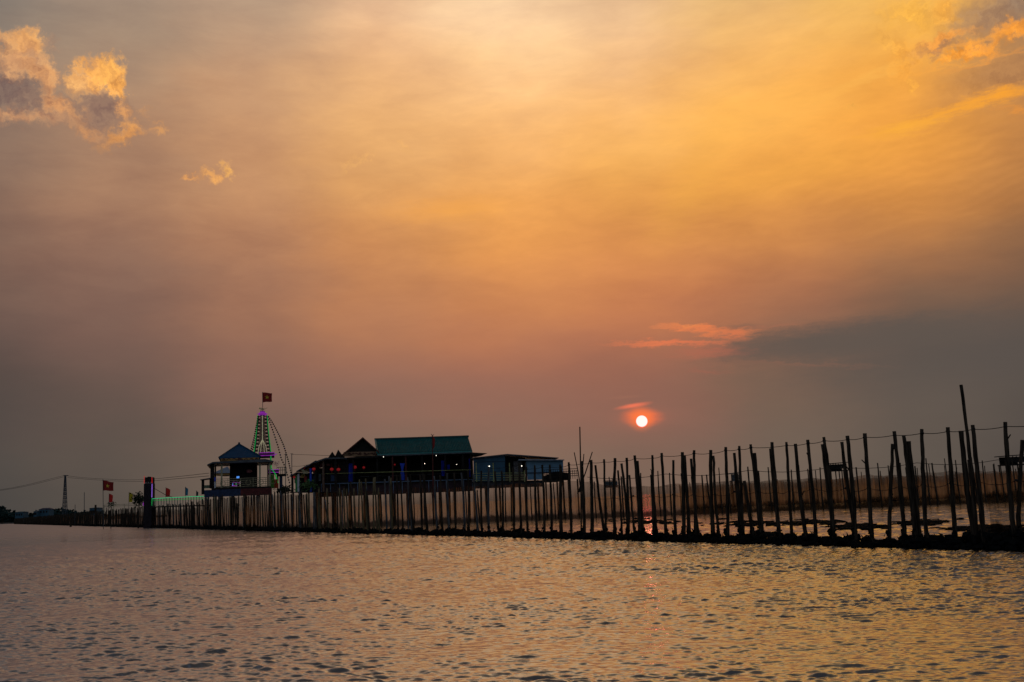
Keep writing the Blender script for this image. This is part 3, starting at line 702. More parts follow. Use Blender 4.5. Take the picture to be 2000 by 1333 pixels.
# annex on the left
zt = pl(400, 934)[1]; ua, ub = pl(393.5, 950)[0], pl(412, 950)[0]
mb = MB(); mb.prism([pl(391, 937), pl(412, 933.5), (ub, pl(412, 935.2)[1]), (pl(391, 937)[0], pl(391, 938)[1])], -.3, 3).build('annex_roof', greyroof_m, rt)
MB().box(ua, pl(399, 950)[0], 0, .15, pl(400, 966)[1], zt - .15).build('annex_wall', dark_m, rt)
MB().box(pl(409, 950)[0], ub, 0, .15, zf, zt - .15).build('annex_wall', dark_m, rt)
MB().box(pl(398, 950)[0], pl(411, 950)[0], .5, .6, pl(400, 954)[1], pl(400, 948)[1]).build('annex_panel', mat('pale_green', (.25, .32, .2), .7), rt)
MB().box(pl(418.5, 945)[0], pl(421.5, 945)[0], -.12, -.06, pl(420, 940.5)[1], pl(420, 933)[1]).build('blue_banner', curtain_m, rt)
MB().box(pl(418.5, 945)[0], pl(421.5, 945)[0], -.12, -.06, zf, pl(420, 941)[1]).build('white_banner', white_m, rt)
# small lit display behind the railing
rt2 = empty('neon_display', (pl.o.x, pl.o.y, 0), pl.yaw); tag(rt2, 'small neon sign glowing magenta, blue and white behind the pavilion railing', 'neon sign')
def P_(x, y, v=.5): u, z = pl(x, y, v); return (u, v, z)
MB().tube([P_(454, 943), P_(470, 943)], .06, 5).build('tube_light', L_mag, rt2)
MB().tube([P_(453, 949), P_(463, 949.5)], .06, 5).build('tube_light', L_mag, rt2)
MB().tube([P_(455, 945), P_(454, 949.5)], .05, 5).build('tube_light', L_blue, rt2)
MB().tube([P_(461, 944), P_(461.5, 951)], .05, 5).build('tube_light', L_greenb, rt2)
MB().tube([P_(469, 940), P_(469, 951)], .04, 5).build('tube_light', L_cream, rt2)
MB().box(P_(464, 0)[0], P_(469, 0)[0], .6, .7, P_(0, 951)[2], P_(0, 946)[2]).build('panel', L_blue, rt2)
# round lantern in the doorway
o = MB().ball(P_(487, 921, 1.5), .32, (1.2, 1, .8), 8, 6).build('paper_lantern', mat('lantern_rose', (.30, .10, .10), .8), None); o.location = (pl.o.x, pl.o.y, 0); o.rotation_euler = (0, 0, pl.yaw); tag(o, 'round rosy lantern hanging in the blue roofed pavilion', 'lantern')
# a second pavilion behind, seen through the open left bay
pb = Plane(440, 1020, 150); rb = pb.root('pavilion'); tag(rb, 'second blue roofed pavilion seen through the open bay of the front one', 'pavilion')
A0, A1 = pb(414, 925), pb(452, 924); ap = pb(433, 910)
MB().add([(A0[0], 0, A0[1]), (A1[0], 0, A1[1]), (A1[0], 6, A1[1]), (A0[0], 6, A0[1]), (ap[0], 3, ap[1])], [(0, 1, 4), (1, 2, 4), (2, 3, 4), (3, 0, 4), (3, 2, 1, 0)]).build('roof', mat('pale_blue_roof', (.10, .22, .34), .5), rb)
MB().box(A0[0] + .2, A1[0] - .2, .2, 5.8, pb(433, 928.5)[1], A0[1] - .05).build('fascia', yellow_m, rb)
for u in (A0[0] + .3, A1[0] - .3): MB().box(u - .1, u + .1, .3, .5, -.5, pb(433, 928.5)[1]).build('column', cream_m, rb)
MB().box(A0[0], A1[0], .2, 5.8, pb(433, 950)[1] - .2, pb(433, 950)[1]).build('floor', dark_m, rb)

# ------------------------------------------------------------------ lattice tower with neon lights
DT = 132
pt = Plane(513, 1020, DT, R(14)); tt = pt.root('light_tower'); tag(tt, 'tapering lattice tower outlined in green and magenta neon with a flag on top', 'tower')
cu, zt_ = pt(512.3, 811); zb = pt(513, 886)[1]; hw_t = pt(520.5, 811)[0] - cu; hw_b = pt(528, 886)[0] - cu; z00 = 0
cu = pt(512.5, 850)[0]
def leg(sx, sy, z):
    t = (zt_ - z) / (zt_ - zb); w = hw_t + (hw_b - hw_t) * (t if t < 1 else 1) ** 1.35; return Vector((cu + sx * w, 1.5 + sy * w, z))
for sx, sy in ((-1, -1), (1, -1), (1, 1), (-1, 1)):
    MB().tube([leg(sx, sy, zt_ - (zt_ - zb) * k / 6) for k in range(7)] + [Vector((cu + sx * hw_b, 1.5 + sy * hw_b, -1))], .07, 5).build('leg', metal_m, tt)
    if sy < 0: MB().tube([leg(sx, sy, zt_ - (zt_ - zb) * k / 6) + Vector((sx * .1, sy * .1, 0)) for k in range(7)], .06, 5).build('led_strip', L_green, tt)
mb = MB(); N = 11
for k in range(N):
    za, zb2 = zt_ - (zt_ - zb) * k / N, zt_ - (zt_ - zb) * (k + 1) / N
    for (s1, s2) in (((-1, -1), (1, -1)), ((1, -1), (1, 1)), ((1, 1), (-1, 1)), ((-1, 1), (-1, -1))):
        mb.tube([leg(*s1, za), leg(*s2, zb2)], .04, 4); mb.tube([leg(*s2, za), leg(*s1, zb2)], .04, 4); mb.tube([leg(*s1, zb2), leg(*s2, zb2)], .045, 4)
mb.build('bracing', mat('faded_brown_steel', (.16, .10, .08), .7), tt)
mb = MB(); zc_ = pt(513, 858)[1]
mb.tube([(cu, 1.4 - hw_t, zt_), (cu, 1.4 - hw_b * .8, zc_)], .06, 5)
for s_ in (-1, -.4, .4, 1): mb.tube([(cu, 1.4 - hw_b * .8, zc_), (cu + s_ * .45, 1.4 - hw_b, (zc_ + zb) / 2), (cu + s_ * .6, 1.4 - hw_b, zb)], .05, 5)
mb.build('light_chain', L_cream, tt)
mb = MB(); c = Vector((cu, 1.5, pt(513, 807)[1]))
def ring(mb, c, r, rad, n=10, n2=5): mb.tube([c + Vector((r * math.cos(2 * math.pi * k / n), r * math.sin(2 * math.pi * k / n), 0)) for k in range(n + 1)], rad, n2)
ring(mb, c, .60, .075); ring(mb, c + Vector((0, 0, .16)), .38, .06); ring(mb, c - Vector((0, 0, .14)), .44, .06); ring(mb, c + Vector((0, 0, .3)), .25, .07)
mb.build('crown_light', L_mag, tt)
MB().tube([c - Vector((0, 0, .3)), c + Vector((0, 0, .4))], [.3, .3], 8).build('crown_deck', metal_m, tt)
mb = MB()
for k in range(26):
    q = Vector((cu + random.gauss(0, .2), 1.5 + random.gauss(0, .2), pt(513, 798)[1] + random.uniform(-.12, .16))); d = Vector((random.uniform(-1, 1), random.uniform(-1, 1), random.uniform(-.2, .5))).normalized() * .18
    mb.add([q, q + d + Vector((.03, 0, .04)), q + d * 1.3, q + d + Vector((-.03, 0, -.04))], [(0, 1, 2, 3)])
mb.build('green_tuft', mat('tuft_green', (.05, .45, .08), .7), tt)
# magenta balconies
for (xa, xb_, ya, yb_) in ((506, 536, 885, 891), (524, 544, 918, 924)):
    u0, z1_ = pt(xa, ya); u1, z0_ = pt(xb_, yb_)
    MB().box(u0, u1, .0, 3.2, z0_ - .1, z0_ + .05).build('balcony_deck', dark_m, tt)
    mb = MB()
    for z in (z0_ + .08, z1_): mb.tube([(u0, -.05, z), (u1, -.05, z), (u1, 3.2, z)], .055, 5)
    mb.build('led_strip', L_mag, tt)
    MB().box(u0, u1, 0, .04, z0_ + .1, z1_ - .05).build('balcony_panel', mat('plum_panel', (.20, .03, .18), .6), tt)
q = lambda x, y, v=.0: Vector((pt(x, y, v)[0], v, pt(x, y, v)[1]))
MB().tube([q(529, 890), q(529.5, 915), q(537, 925), q(543, 944)], .09, 5).build('led_strip', L_green, tt)
MB().tube([q(530, 890, -.1), q(541, 887, -.1)], .06, 5).build('led_strip', L_mag, tt)
mb = MB()
for k in range(90):
    p = q(540 + random.gauss(0, 3.5), 906 + random.gauss(0, 2.4), random.uniform(-.3, .6)); d = Vector((random.uniform(-1, 1), random.uniform(-1, 1), random.uniform(-1, 1))).normalized() * .13
    mb.add([p, p + d, p + Vector((d.y, -d.x, d.z * .5))], [(0, 1, 2)])
mb.build('flower_lights', mat('flower_pink', (.40, .10, .28), .7), tt)
def cloth_flag(name, pl_, x0, y0, x1, y1, v, m, parent, star=True, tip=None, skew=3.0):
    a, b = pl_(x0, y0, v), pl_(x1, y1, v); W = b[0] - a[0]; H = a[1] - b[1]; nu, nv = 14, 8; vs = []; fs = []
    def sp(s, t):
        drop = (tip if tip is not None else .0) * s * H
        hgt = H * (1 - .18 * s)
        return (a[0] + W * s * (1 - .03 * math.sin(t * 3)), v + .09 * W * math.sin(s * 7 + t), a[1] - drop - hgt * t + .03 * H * math.sin(s * 6))
    for side in (0, 1):
        for i in range(nu + 1):
            for j in range(nv + 1):
                p = sp(i / nu, j / nv); vs.append((p[0], p[1] + side * .015, p[2]))
    o = (nu + 1) * (nv + 1)
    for i in range(nu):
        for j in range(nv):
            k = i * (nv + 1) + j; fs.append((k, k + nv + 1, k + nv + 2, k + 1)); fs.append((o + k, o + k + 1, o + k + nv + 2, o + k + nv + 1))
    f = MB().add(vs, fs).build(name, m, parent)
    if star:
        s5 = []; R_ = .24 * H
        for k in range(10):
            an = math.pi / 2 + k * math.pi / 5; rr_ = R_ if k % 2 == 0 else R_ * .40
            s5.append((.5 + rr_ * math.cos(an) / W, .5 - rr_ * math.sin(an) / H))
        P3 = [Vector(sp(s, t)) - Vector((0, .03, 0)) for s, t in s5]; cc = Vector(sp(.5, .5)) - Vector((0, .035, 0))
        MB().add([cc] + P3, [(0, 1 + k, 1 + (k + 1) % 10) for k in range(10)]).build('star', star_m, f)
    return f
MB().tube([q(513.2, 803, 1.5), q(512.6, 766, 1.5)], .035, 5).build('flagpole', metal_m, tt)
cloth_flag('flag', pt, 512.6, 767, 531.5, 786.5, 1.5, flagred_m, tt, True, .08)
# bunting
def bunting(pts, v, n, lab):
    r0 = empty('bunting_string', (pt.o.x, pt.o.y, 0), pt.yaw); tag(r0, lab, 'bunting', 'bunting strings of the light tower')
    ps = [q(x, y, v) for x, y in pts]; dense = []
    L = [0]
    for a_, b_ in zip(ps, ps[1:]): L.append(L[-1] + (b_ - a_).length)
    def at(s):
        for i in range(len(ps) - 1):
            if s <= L[i + 1]: return ps[i].lerp(ps[i + 1], (s - L[i]) / (L[i + 1] - L[i]))
        return ps[-1]
    MB().tube([at(L[-1] * k / 20) for k in range(21)], .008, 4).build('cord', rope_m, r0)
    cm = [mat('pennant_dark', (.02, .02, .025), .8), mat('pennant_blue', (.03, .05, .2), .8), mat('pennant_maroon', (.14, .02, .03), .8), mat('pennant_green', (.02, .10, .05), .8)]
    base = [MB().ball((0, 0, 0), .115, (1, .8, 1), 6, 4).mesh('pennant', c_) for c_ in cm]
    for k in range(n):
        p = at(L[-1] * (k + .5) / n); o = bpy.data.objects.new('pennant', base[random.choice([0, 0, 0, 1, 2, 3])]); sc.collection.objects.link(o); o.location = p + Vector((0, 0, -.03)); o.parent = r0
bunting([(504.5, 812), (501, 830), (497, 852), (492, 872), (489.5, 882)], .5, 17, 'dotted bunting string hanging down the left side of the light tower')
bunting([(506, 812), (503, 834), (499, 856), (495, 874), (493, 880)], 2.4, 16, 'short inner bunting string on the left side of the light tower')
bunting([(523, 812), (530, 822), (539, 838), (546, 852), (554, 870), (559, 886), (564, 903), (568, 922), (571, 938)], .8, 31, 'outermost of the bunting strings sweeping down right of the tower')
bunting([(522, 813), (528, 827), (536, 850), (543, 872), (549, 895), (555, 908), (562, 930), (566, 945)], 1.6, 27, 'inner bunting string sweeping down to the right of the tower')
# white balcony and antenna mast right of the tower
rb = pt.root('roof_terrace'); tag(rb, 'small terrace with pale railing and dark base right of the light tower', 'terrace')
u0, u1 = pt(541, 925)[0], pt(559.5, 925)[0]; zt2 = pt(550, 925.5)[1]
MB().box(u0, u1, 1, 3.5, zt2 - .25, zt2).build('deck', dark_m, rb)
mb = MB()
for y in (912.5, 918): mb.tube([(u0, 1, pt(550, y)[1]), (u1, 1, pt(550, y)[1])], .045, 5)
for k in range(6): u = u0 + (u1 - u0) * k / 5; mb.tube([(u, 1, zt2), (u, 1, pt(550, 912.5)[1])], .04, 5)
mb.build('railing', cream_m, rb)
MB().box(u0 + .2, u1 - 1.2, 1.3, 3, -.5, zt2 - .25).build('wall', mat('brown_wall', (.06, .035, .025), .8), rb)
MB().box(u1 - .9, u1 - .5, 1.25, 1.5, -.5, zt2 - .25).build('post', darkb_m, rb)
for x, yt, lab in ((557.5, 887, 'thin steel mast standing on the small terrace, left of the pair'), (569.8, 886, 'thin steel mast between the terrace and the lantern stalls, right of the pair')):
    o = MB().tube([q(x, yt, 1.0), q(x + .5, 1000, 1.0)], .05, 5)
    o.tube([q(x - 3, yt + 1, 1.0), q(x + 3, yt + .6, 1.0)], .025, 4)
    o = o.build('steel_mast', metal_m); o.location = (pt.o.x, pt.o.y, 0); o.rotation_euler = (0, 0, pt.yaw); tag(o, lab, 'mast', 'steel masts right of the light tower')
def bush(x, y, rx, ry, D, n, lab, name='bush', cat='bush', trunk=True, m=None):
    p = Plane(x, y, D); r0 = p.root(name); tag(r0, lab, cat)
    c = Vector((0, 0, p(x, y)[1])); sx = rx * D / F; sz = ry * D / F; mb = MB()
    for k in range(n):
        d = Vector((random.gauss(0, .45), random.gauss(0, .45), random.gauss(0, .42)))
        p_ = c + Vector((d.x * sx, d.y * sx, d.z * sz)); q_ = Vector((random.uniform(-1, 1), random.uniform(-1, 1), random.uniform(-1, 1))).normalized(); s = sx * random.uniform(.12, .26)
        t_ = q_.orthogonal().normalized(); mb.add([p_ - q_ * s, p_ + t_ * s * .4, p_ + q_ * s, p_ - t_ * s * .4], [(0, 1, 2, 3)])
    mb.build('foliage', m or leaf_m, r0)
    if trunk: MB().tube([(0, 0, -.6), (sx * .06, 0, c.z * .5), (0, 0, c.z)], [sx * .12, sx * .09, sx * .05], 6).build('trunk', stake_m, r0)
bush(556, 957, 15, 7, 128, 300, 'low dark bush at the water right of the pavilion')
o = MB().box(-.4, .4, -.05, .05, 0, 1.1); o = o.build('red_banner', mat('banner_orange', (.75, .10, .03), .8)); p = PD(536, 954, 126); o.location = p; tag(o, 'orange red banner between the pavilion and the terrace', 'banner')
o = MB().box(-.25, .25, -.05, .05, 0, 1.6); o = o.build('green_banner', mat('banner_green', (.15, .40, .05), .8)); p = PD(531.5, 953, 125.5); o.location = p; tag(o, 'lime green banner beside the right end of the pavilion', 'banner')

# ------------------------------------------------------------------ lantern stalls
D2 = 116
ps = Plane(600, 1020, D2, R(-14)); rs_ = ps.root('stall_row'); tag(rs_, 'row of low stalls stepping up with sloping dark roofs, hung with red lanterns', 'stalls')
def sprism(pts, v0, v1, m, name, parent, pl_): return MB().prism(pl_.poly(pts), v0, v1).build(name, m, parent)
zfl = ps(600, 962)[1]
for pts in ([(569, 930), (582, 923), (582, 924.5), (569, 931.5)], [(582.5, 920.5), (603, 909), (603, 911), (582.5, 922.5)], [(602, 911), (619, 900.5), (619, 902.5), (602, 913)], [(616, 903), (640, 894.5), (668, 894), (668, 897), (640, 897.5), (616, 905.5)]):
    sprism(pts, -.5, 3.5, greyroof_m, 'roof', rs_, ps)
for x0, x1, yt, m in ((571, 584, 932, dark_m), (584, 602, 925, dark_m), (602, 622, 914, dark_m), (622, 668, 899, dark_m)):
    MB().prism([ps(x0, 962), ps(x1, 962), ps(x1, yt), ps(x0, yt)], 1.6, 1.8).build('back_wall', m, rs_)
for x, yt, m in ((571, 931, dark_m), (579, 930, greenp_m), (583, 926, white_m), (607, 915, curtain_m), (616, 906, dark_m), (631.5, 898, mat('brown_post', (.16, .09, .06), .7)), (655, 898, dark_m)):
    u, z = ps(x, yt); MB().box(u - .1, u + .1, -.1, .1, zfl, z).build('post', m, rs_)
MB().prism([ps(569, 963), ps(670, 963), ps(670, 961), ps(569, 961)], -.3, 4).build('deck', dark_m, rs_)
for k in range(7): u = ps(572, 960)[0] + k * .98; MB().tube([(u, .1, -1), (u, .1, zfl)], .1, 5).build('stilt', stake_m, rs_)
LAN = [(574.5, 932.5, .8), (594, 914, .6), (613, 916.5, 1.1), (648, 917, 1.2), (661, 917.5, 1.2)]
def lantern(pl_, x, y, v, s, lab, grp):
    u, z = pl_(x, y, v); r0 = empty('red_lantern', (pl_.o.x + pl_.d.x * u + pl_.n.x * v, pl_.o.y + pl_.d.y * u + pl_.n.y * v, z)); tag(r0, lab, 'lantern', grp)
    MB().ball((0, 0, 0), .16 * s, (1.15, 1.15, .95), 8, 6).build('shade', L_lant, r0)
    mb = MB(); mb.tube([(0, 0, .17 * s), (0, 0, .5 * s)], .012, 4); mb.tube([(0, 0, -.17 * s), (0, 0, -.36 * s)], [.04, .02], 5); mb.build('tassel', flagred_m, r0)
for i, (x, y, s) in enumerate(LAN):
    lantern(ps, x, y, -.2, s, ['smallest low red lantern at the far left end of the stalls', 'small red lantern high up by the striped awning', 'red lantern under the highest small stall roof', 'large red lantern right of the brown post', 'large red lantern nearest the blue curtain of the stalls'][i], 'red lanterns of the stalls')
mb = MB()
for k in range(5): mb.tube([ps(592 + 3 * k, 916 + 1.3 * k)[0:1] + (-.4,) + ps(592 + 3 * k, 916 + 1.3 * k)[1:2], ps(596 + 2 * k, 926)[0:1] + (-.4,) + ps(596 + 2 * k, 926)[1:2]], .05, 4)
mb.build('garland', cream_m, rs_)
for x0, x1, y0, y1, m in ((572, 577, 934, 944, 'red'), (586, 590, 927, 934, 'yel'), (591, 596, 931, 943, 'red'), (598, 602, 936, 946, 'grn'), (608, 612, 917, 925, 'red'), (609, 614, 930, 942, 'blu'), (622, 628, 905, 912, 'mar'), (619, 624, 926, 940, 'gry'), (634, 641, 906, 910, 'mar'), (643, 650, 928, 940, 'blu')):
    mm = {'red': mat('board_red', (.30, .03, .03), .8), 'yel': mat('board_yellow', (.35, .25, .05), .8), 'grn': greenp_m, 'blu': darkb_m, 'mar': mat('board_maroon', (.12, .03, .03), .8), 'gry': greyroof_m}[m]
    (ua_, za_), (ub_, zb_) = ps(x0, y0), ps(x1, y1); MB().box(ua_, ub_, .4, .46, zb_, za_).build('hanging_board', mm, rs_)
bush(602, 948, 16, 9, 114.5, 260, 'leafy green plant on the deck below the stalls', 'potted_plant', 'plant', m=mat('green_leaves', (.06, .12, .03), .8))
# ------------------------------------------------------------------ main hall
D3 = 118
pm = Plane(830, 1020, D3, R(9)); rh = pm.root('restaurant_hall'); tag(rh, 'long open hall on stilts with a teal sheet roof and red brown gable', 'hall')
u0, u1 = pm(733, 858.7, 4)[0], pm(914, 855, 4)[0]; zr = pm(830, 856.4, 4)[1]
e0, e1 = pm(737, 888)[0], pm(922.5, 884)[0]; ze = pm(830, 883.5)[1]; zl = pm(830, 886.5)[1]
mb = MB()
N = 60                                        # corrugated front slope
vs = []; fs = []
for i in range(N * 2 + 1):
    t = i / (N * 2); w = .05 * (1 if i % 2 else 0)
    vs += [(e0 + (e1 - e0) * t, -w * .5, ze + w), (u0 + (u1 - u0) * t, 4, zr + w)]
for i in range(N * 2): fs.append((2 * i, 2 * i + 2, 2 * i + 3, 2 * i + 1))
o_ = len(vs); vs += [(e0, 8, ze), (e1, 8, ze), (u0, 4, zr), (u1, 4, zr), (e0, 0, ze), (e1, 0, ze)]
fs += [(o_, o_ + 2, o_ + 3, o_ + 1), (o_ + 4, o_ + 2, o_), (o_ + 5, o_ + 1, o_ + 3)]
mb.add(vs, fs); mr_ = mb.build('roof', teal_m, rh)
MB().tube([(u0 - .1, 4, zr + .06), (u1 + .1, 4, zr + .06)], .13, 6).build('ridge', mat('dark_teal', (.01, .07, .07), .5), mr_)
MB().tube([(u0, 4, zr + .05), (e0, 0, ze + .05)], .10, 5).build('verge', tealrim_m, mr_)
MB().prism([(e0, ze - .02), (e1, ze - .02), (e1, zl), (e0, zl)], -.12, -.02).build('gutter', tealrim_m, mr_)
MB().prism([(e0, zl - .02), (e1, zl - .02), (e1, zl - .14), (e0, zl - .14)], -.3, .3).build('eave', greyroof_m, mr_)
fl_ = pm(830, 938)[1]
aw = pm.poly([(921, 884.2), (952, 885.8), (940, 888.6), (921, 889)]); MB().prism(aw, -.2, 6).build('awning', dark_m, rh)
# gable of the cross roof
gp = [(668, 888.5), (708.6, 855), (738, 881), (738, 892), (668, 892)]
G_ = pm.poly(gp); MB().prism(G_, .6, .8).build('gable_wall', dark_m, rh)
for nm, pa, pb_ in (('red_roof', (666, 889.5), (708.6, 854)), ('red_roof', (708.6, 854), (740, 882))):
    a_, b_ = pm(*pa), pm(*pb_); MB().add([(a_[0], 0, a_[1]), (b_[0], 0, b_[1]), (b_[0], 7, b_[1]), (a_[0], 7, a_[1]), (a_[0], 0, a_[1] - .16), (b_[0], 0, b_[1] - .16), (b_[0], 7, b_[1] - .16), (a_[0], 7, a_[1] - .16)], [(0, 1, 2, 3), (7, 6, 5, 4), (0, 4, 5, 1), (1, 5, 6, 2), (2, 6, 7, 3), (3, 7, 4, 0)]).build(nm, redroof_m, rh)
MB().prism(pm.poly([(671, 883), (737, 882), (737, 890.5), (671, 892)]), .3, .45).build('fascia', mat('dim_ochre', (.30, .17, .09), .7), rh)
mb = MB()
for cx in (693, 723):
    u, z = pm(cx, 886.5)
    for s_ in (-1, 1):
        mb.tube([(u + s_ * (.08 + .55 * t / 8), .25, z + .10 * math.sin(t * 1.0)) for t in range(9)], .05, 5); mb.tube([(u + s_ * (.6 + .14 * math.cos(k)), .25, z + .13 * math.sin(k)) for k in range(7)], .04, 5)
mb.build('scrollwork', scroll_m, rh)
for xa, ya, xb_, xc in ((649, 882.5, 639, 657), (660.5, 878.5, 652, 672)):
    G2 = pm.poly([(xb_, 897.5), (xa, ya), (xc, 894)]); MB().prism(G2, -.2, 2.5).build('small_gable', dark_m, rh)
MB().prism(pm.poly([(640, 895.5), (740, 891), (740, 894), (640, 898)]), -.4, 7).build('soffit', dark_m, rh)
zc3 = pm(800, 888.5)[1]
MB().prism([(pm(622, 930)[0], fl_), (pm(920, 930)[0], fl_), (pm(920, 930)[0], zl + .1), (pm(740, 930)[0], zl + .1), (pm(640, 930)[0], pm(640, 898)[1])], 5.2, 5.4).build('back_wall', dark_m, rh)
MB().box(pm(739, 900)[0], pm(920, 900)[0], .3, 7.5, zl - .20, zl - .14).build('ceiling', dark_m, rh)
MB().box(pm(618, 940)[0], pm(924, 940)[0], -.2, 8, fl_ - .25, fl_).build('floor', dark_m, rh)
for x in (617, 639, 690, 737, 767, 793, 825, 870, 905, 921):
    u = pm(x, 920)[0]; MB().box(u - .09, u + .09, .0, .2, fl_, zc3 + (.2 if x > 700 else -.3)).build('post', mat('maroon_post', (.10, .02, .015), .7) if x in (767, 793) else dark_m, rh)
for (xa, xb_, ya, yb_) in ((676, 692, 906, 941), (862, 869, 900, 930), (873.5, 879, 908, 917), (916, 924, 896, 932)):
    (ua_, z1_), (ub_, z0_) = pm(xa, ya), pm(xb_, yb_); mb = MB(); K = 14; vs = []; fs = []
    for i in range(K + 1):
        u = ua_ + (ub_ - ua_) * i / K; v = .3 + .07 * math.sin(i * 2.1)
        vs += [(u, v, z0_), (u, v, z1_), (u, v + .03, z0_), (u, v + .03, z1_)]
    for i in range(K): fs += [(4 * i, 4 * i + 4, 4 * i + 5, 4 * i + 1), (4 * i + 2, 4 * i + 3, 4 * i + 7, 4 * i + 6)]
    mb.add(vs, fs).build('curtain', curtain_m, rh)
MB().box(pm(903, 900)[0], pm(926.5, 900)[0], 1.6, 1.75, fl_, zl - .1).build('side_wall', dark_m, rh)
# tied curtain, pinched in the middle
prof = [(905, 5), (912, 3), (918, 1.6), (922, 3), (930, 4.5), (938, 4)]
mb = MB(); vs = []; fs = []
for y, w in prof:
    a_, b_ = pm(786 - w, y), pm(786 + w, y); vs += [(a_[0], .3, a_[1]), (b_[0], .3, b_[1]), (b_[0], .4, b_[1]), (a_[0], .4, a_[1])]
for i in range(len(prof) - 1):
    for k in range(4): fs.append((4 * i + k, 4 * i + (k + 1) % 4, 4 * i + 4 + (k + 1) % 4, 4 * i + 4 + k))
mb.add(vs, fs).build('tied_curtain', curtain_m, rh)
mb = MB(); ua_, ub_ = pm(628, 925)[0], pm(920, 920)[0]
za_, zb_ = pm(628, 926)[1], pm(920, 918)[1]
mb.tube([(ua_, -.1, za_), (ub_, -.1, zb_)], .035, 5).build('upper_rail', limerail_m, rh)
mb = MB(); lo_ = [pm(628, 946), pm(740, 942.5), pm(922, 937)]
mb.tube([(lo_[0][0], -.25, lo_[0][1]), (lo_[1][0], -.25, lo_[1][1]), (lo_[2][0], -.25, lo_[2][1])], .05, 5)
for k in range(18):
    t = k / 17; u = lo_[0][0] + (lo_[2][0] - lo_[0][0]) * t; z = lo_[0][1] + (lo_[2][1] - lo_[0][1]) * t; mb.tube([(u, -.25, z - 1.3), (u, -.25, z)], .04, 5)
mb.build('lower_rail', greyrail_m, rh)
MB().box(pm(618, 950)[0], pm(924, 950)[0], 0, .1, fl_ - 1.5, fl_ - .26).build('deck_skirt', mat('plum_boards', (.05, .025, .03), .8), rh)
for k in range(11):
    u = pm(622, 950)[0] + k * 1.75
    for v in (.4, 7): MB().tube([(u, v, -1), (u, v, fl_ - .25)], .13, 6).build('stilt', stake_m, rh)
def bulb(pl_, x, y, v, lab, r=.04, grp='white bulbs of the hall and sheds'):
    u, z = pl_(x, y, v); o = MB().ball((0, 0, 0), r, (1, 1, 1.2), 8, 6).build('light_bulb', L_warm); o.location = (pl_.o.x + pl_.d.x * u + pl_.n.x * v, pl_.o.y + pl_.d.y * u + pl_.n.y * v, z); tag(o, lab, 'bulb', grp)
bulb(pm, 749, 892.8, -.3, 'white bulb under the left end of the teal eave')
bulb(pm, 852, 890.2, -.3, 'white bulb under the teal eave beside the red flagpole')
bulb(pm, 689.5, 908.8, .1, 'white bulb above the wide blue curtain', .07)
bulb(pm, 825.5, 907.5, 1.0, 'left of two small bulbs deep inside the hall', .04); bulb(pm, 829.5, 905.8, 1.0, 'right of two small bulbs deep inside the hall', .04)
bulb(pm, 892, 907.5, 1.0, 'single faint bulb in the right part of the hall', .035)
for x, y, s, lab in ((693, 913, 1.3, 'big red lantern right beside the wide blue curtain'), (710.5, 913.5, .9, 'red lantern hanging alone right of the wide blue curtain'), (771, 908, .6, 'small red lantern between the two maroon posts of the hall')):
    lantern(pm, x, y, .4, s, lab, 'red lanterns of the hall')
mb = MB()                                     # clutter of seats and tables in the dark hall
for k in range(16):
    u = pm(640 + k * 17 + random.uniform(-4, 4), 930)[0]; hgt = random.uniform(.6, 1.1); w = random.uniform(.2, .45)
    t0 = empty('dining_table', (0, 0, 0)); t0.parent = None
    wp = pm.o + pm.d * u + pm.n * random.uniform(1.2, 3.5); t0.location = (wp.x, wp.y, fl_); t0.rotation_euler = (0, 0, random.uniform(0, 1.5)); tag(t0, 'small dark dining table standing inside the open hall', 'table', 'dining tables inside the hall')
    MB().box(-.5, .5, -.4, .4, .70, .74).build('tabletop', mat('table_grey', (.09, .09, .10), .6), t0)
    for sx in (-.42, .42):
        for sy in (-.32, .32): MB().box(sx - .03, sx + .03, sy - .03, sy + .03, 0, .70).build('leg', dark_m, t0)
# furled red flag on a tall pole in front
rf = empty('flagpole'); tag(rf, 'tall maroon pole with a furled red flag in front of the teal roof', 'flagpole')
pA, pB = PD(844.3, 850, 113), PD(846.5, 1000, 113); pB.z = -.5; rf.location = (pB.x, pB.y, 0)
MB().tube([Vector((0, 0, -.5)), pA - rf.location], [.09, .05], 6).build('pole', mat('maroon_pole', (.12, .02, .015), .7), rf)
loc = lambda x, y, D: PD(x, y, D) - rf.location
vs = [loc(845.4, 852, 112.9), loc(849.5, 858, 112.9), loc(848.5, 872, 112.9), loc(846, 878, 112.9)]
MB().add(vs + [v + Vector((0, .08, 0)) for v in vs], [(3, 2, 1, 0), (4, 5, 6, 7), (0, 1, 5, 4), (1, 2, 6, 5), (2, 3, 7, 6), (3, 0, 4, 7)]).build('furled_flag', flagred_m, rf)
MB().tube([loc(842, 848, 113), loc(844.5, 852, 113), loc(847.5, 848.5, 113)], .03, 4).build('fork', metal_m, rf)

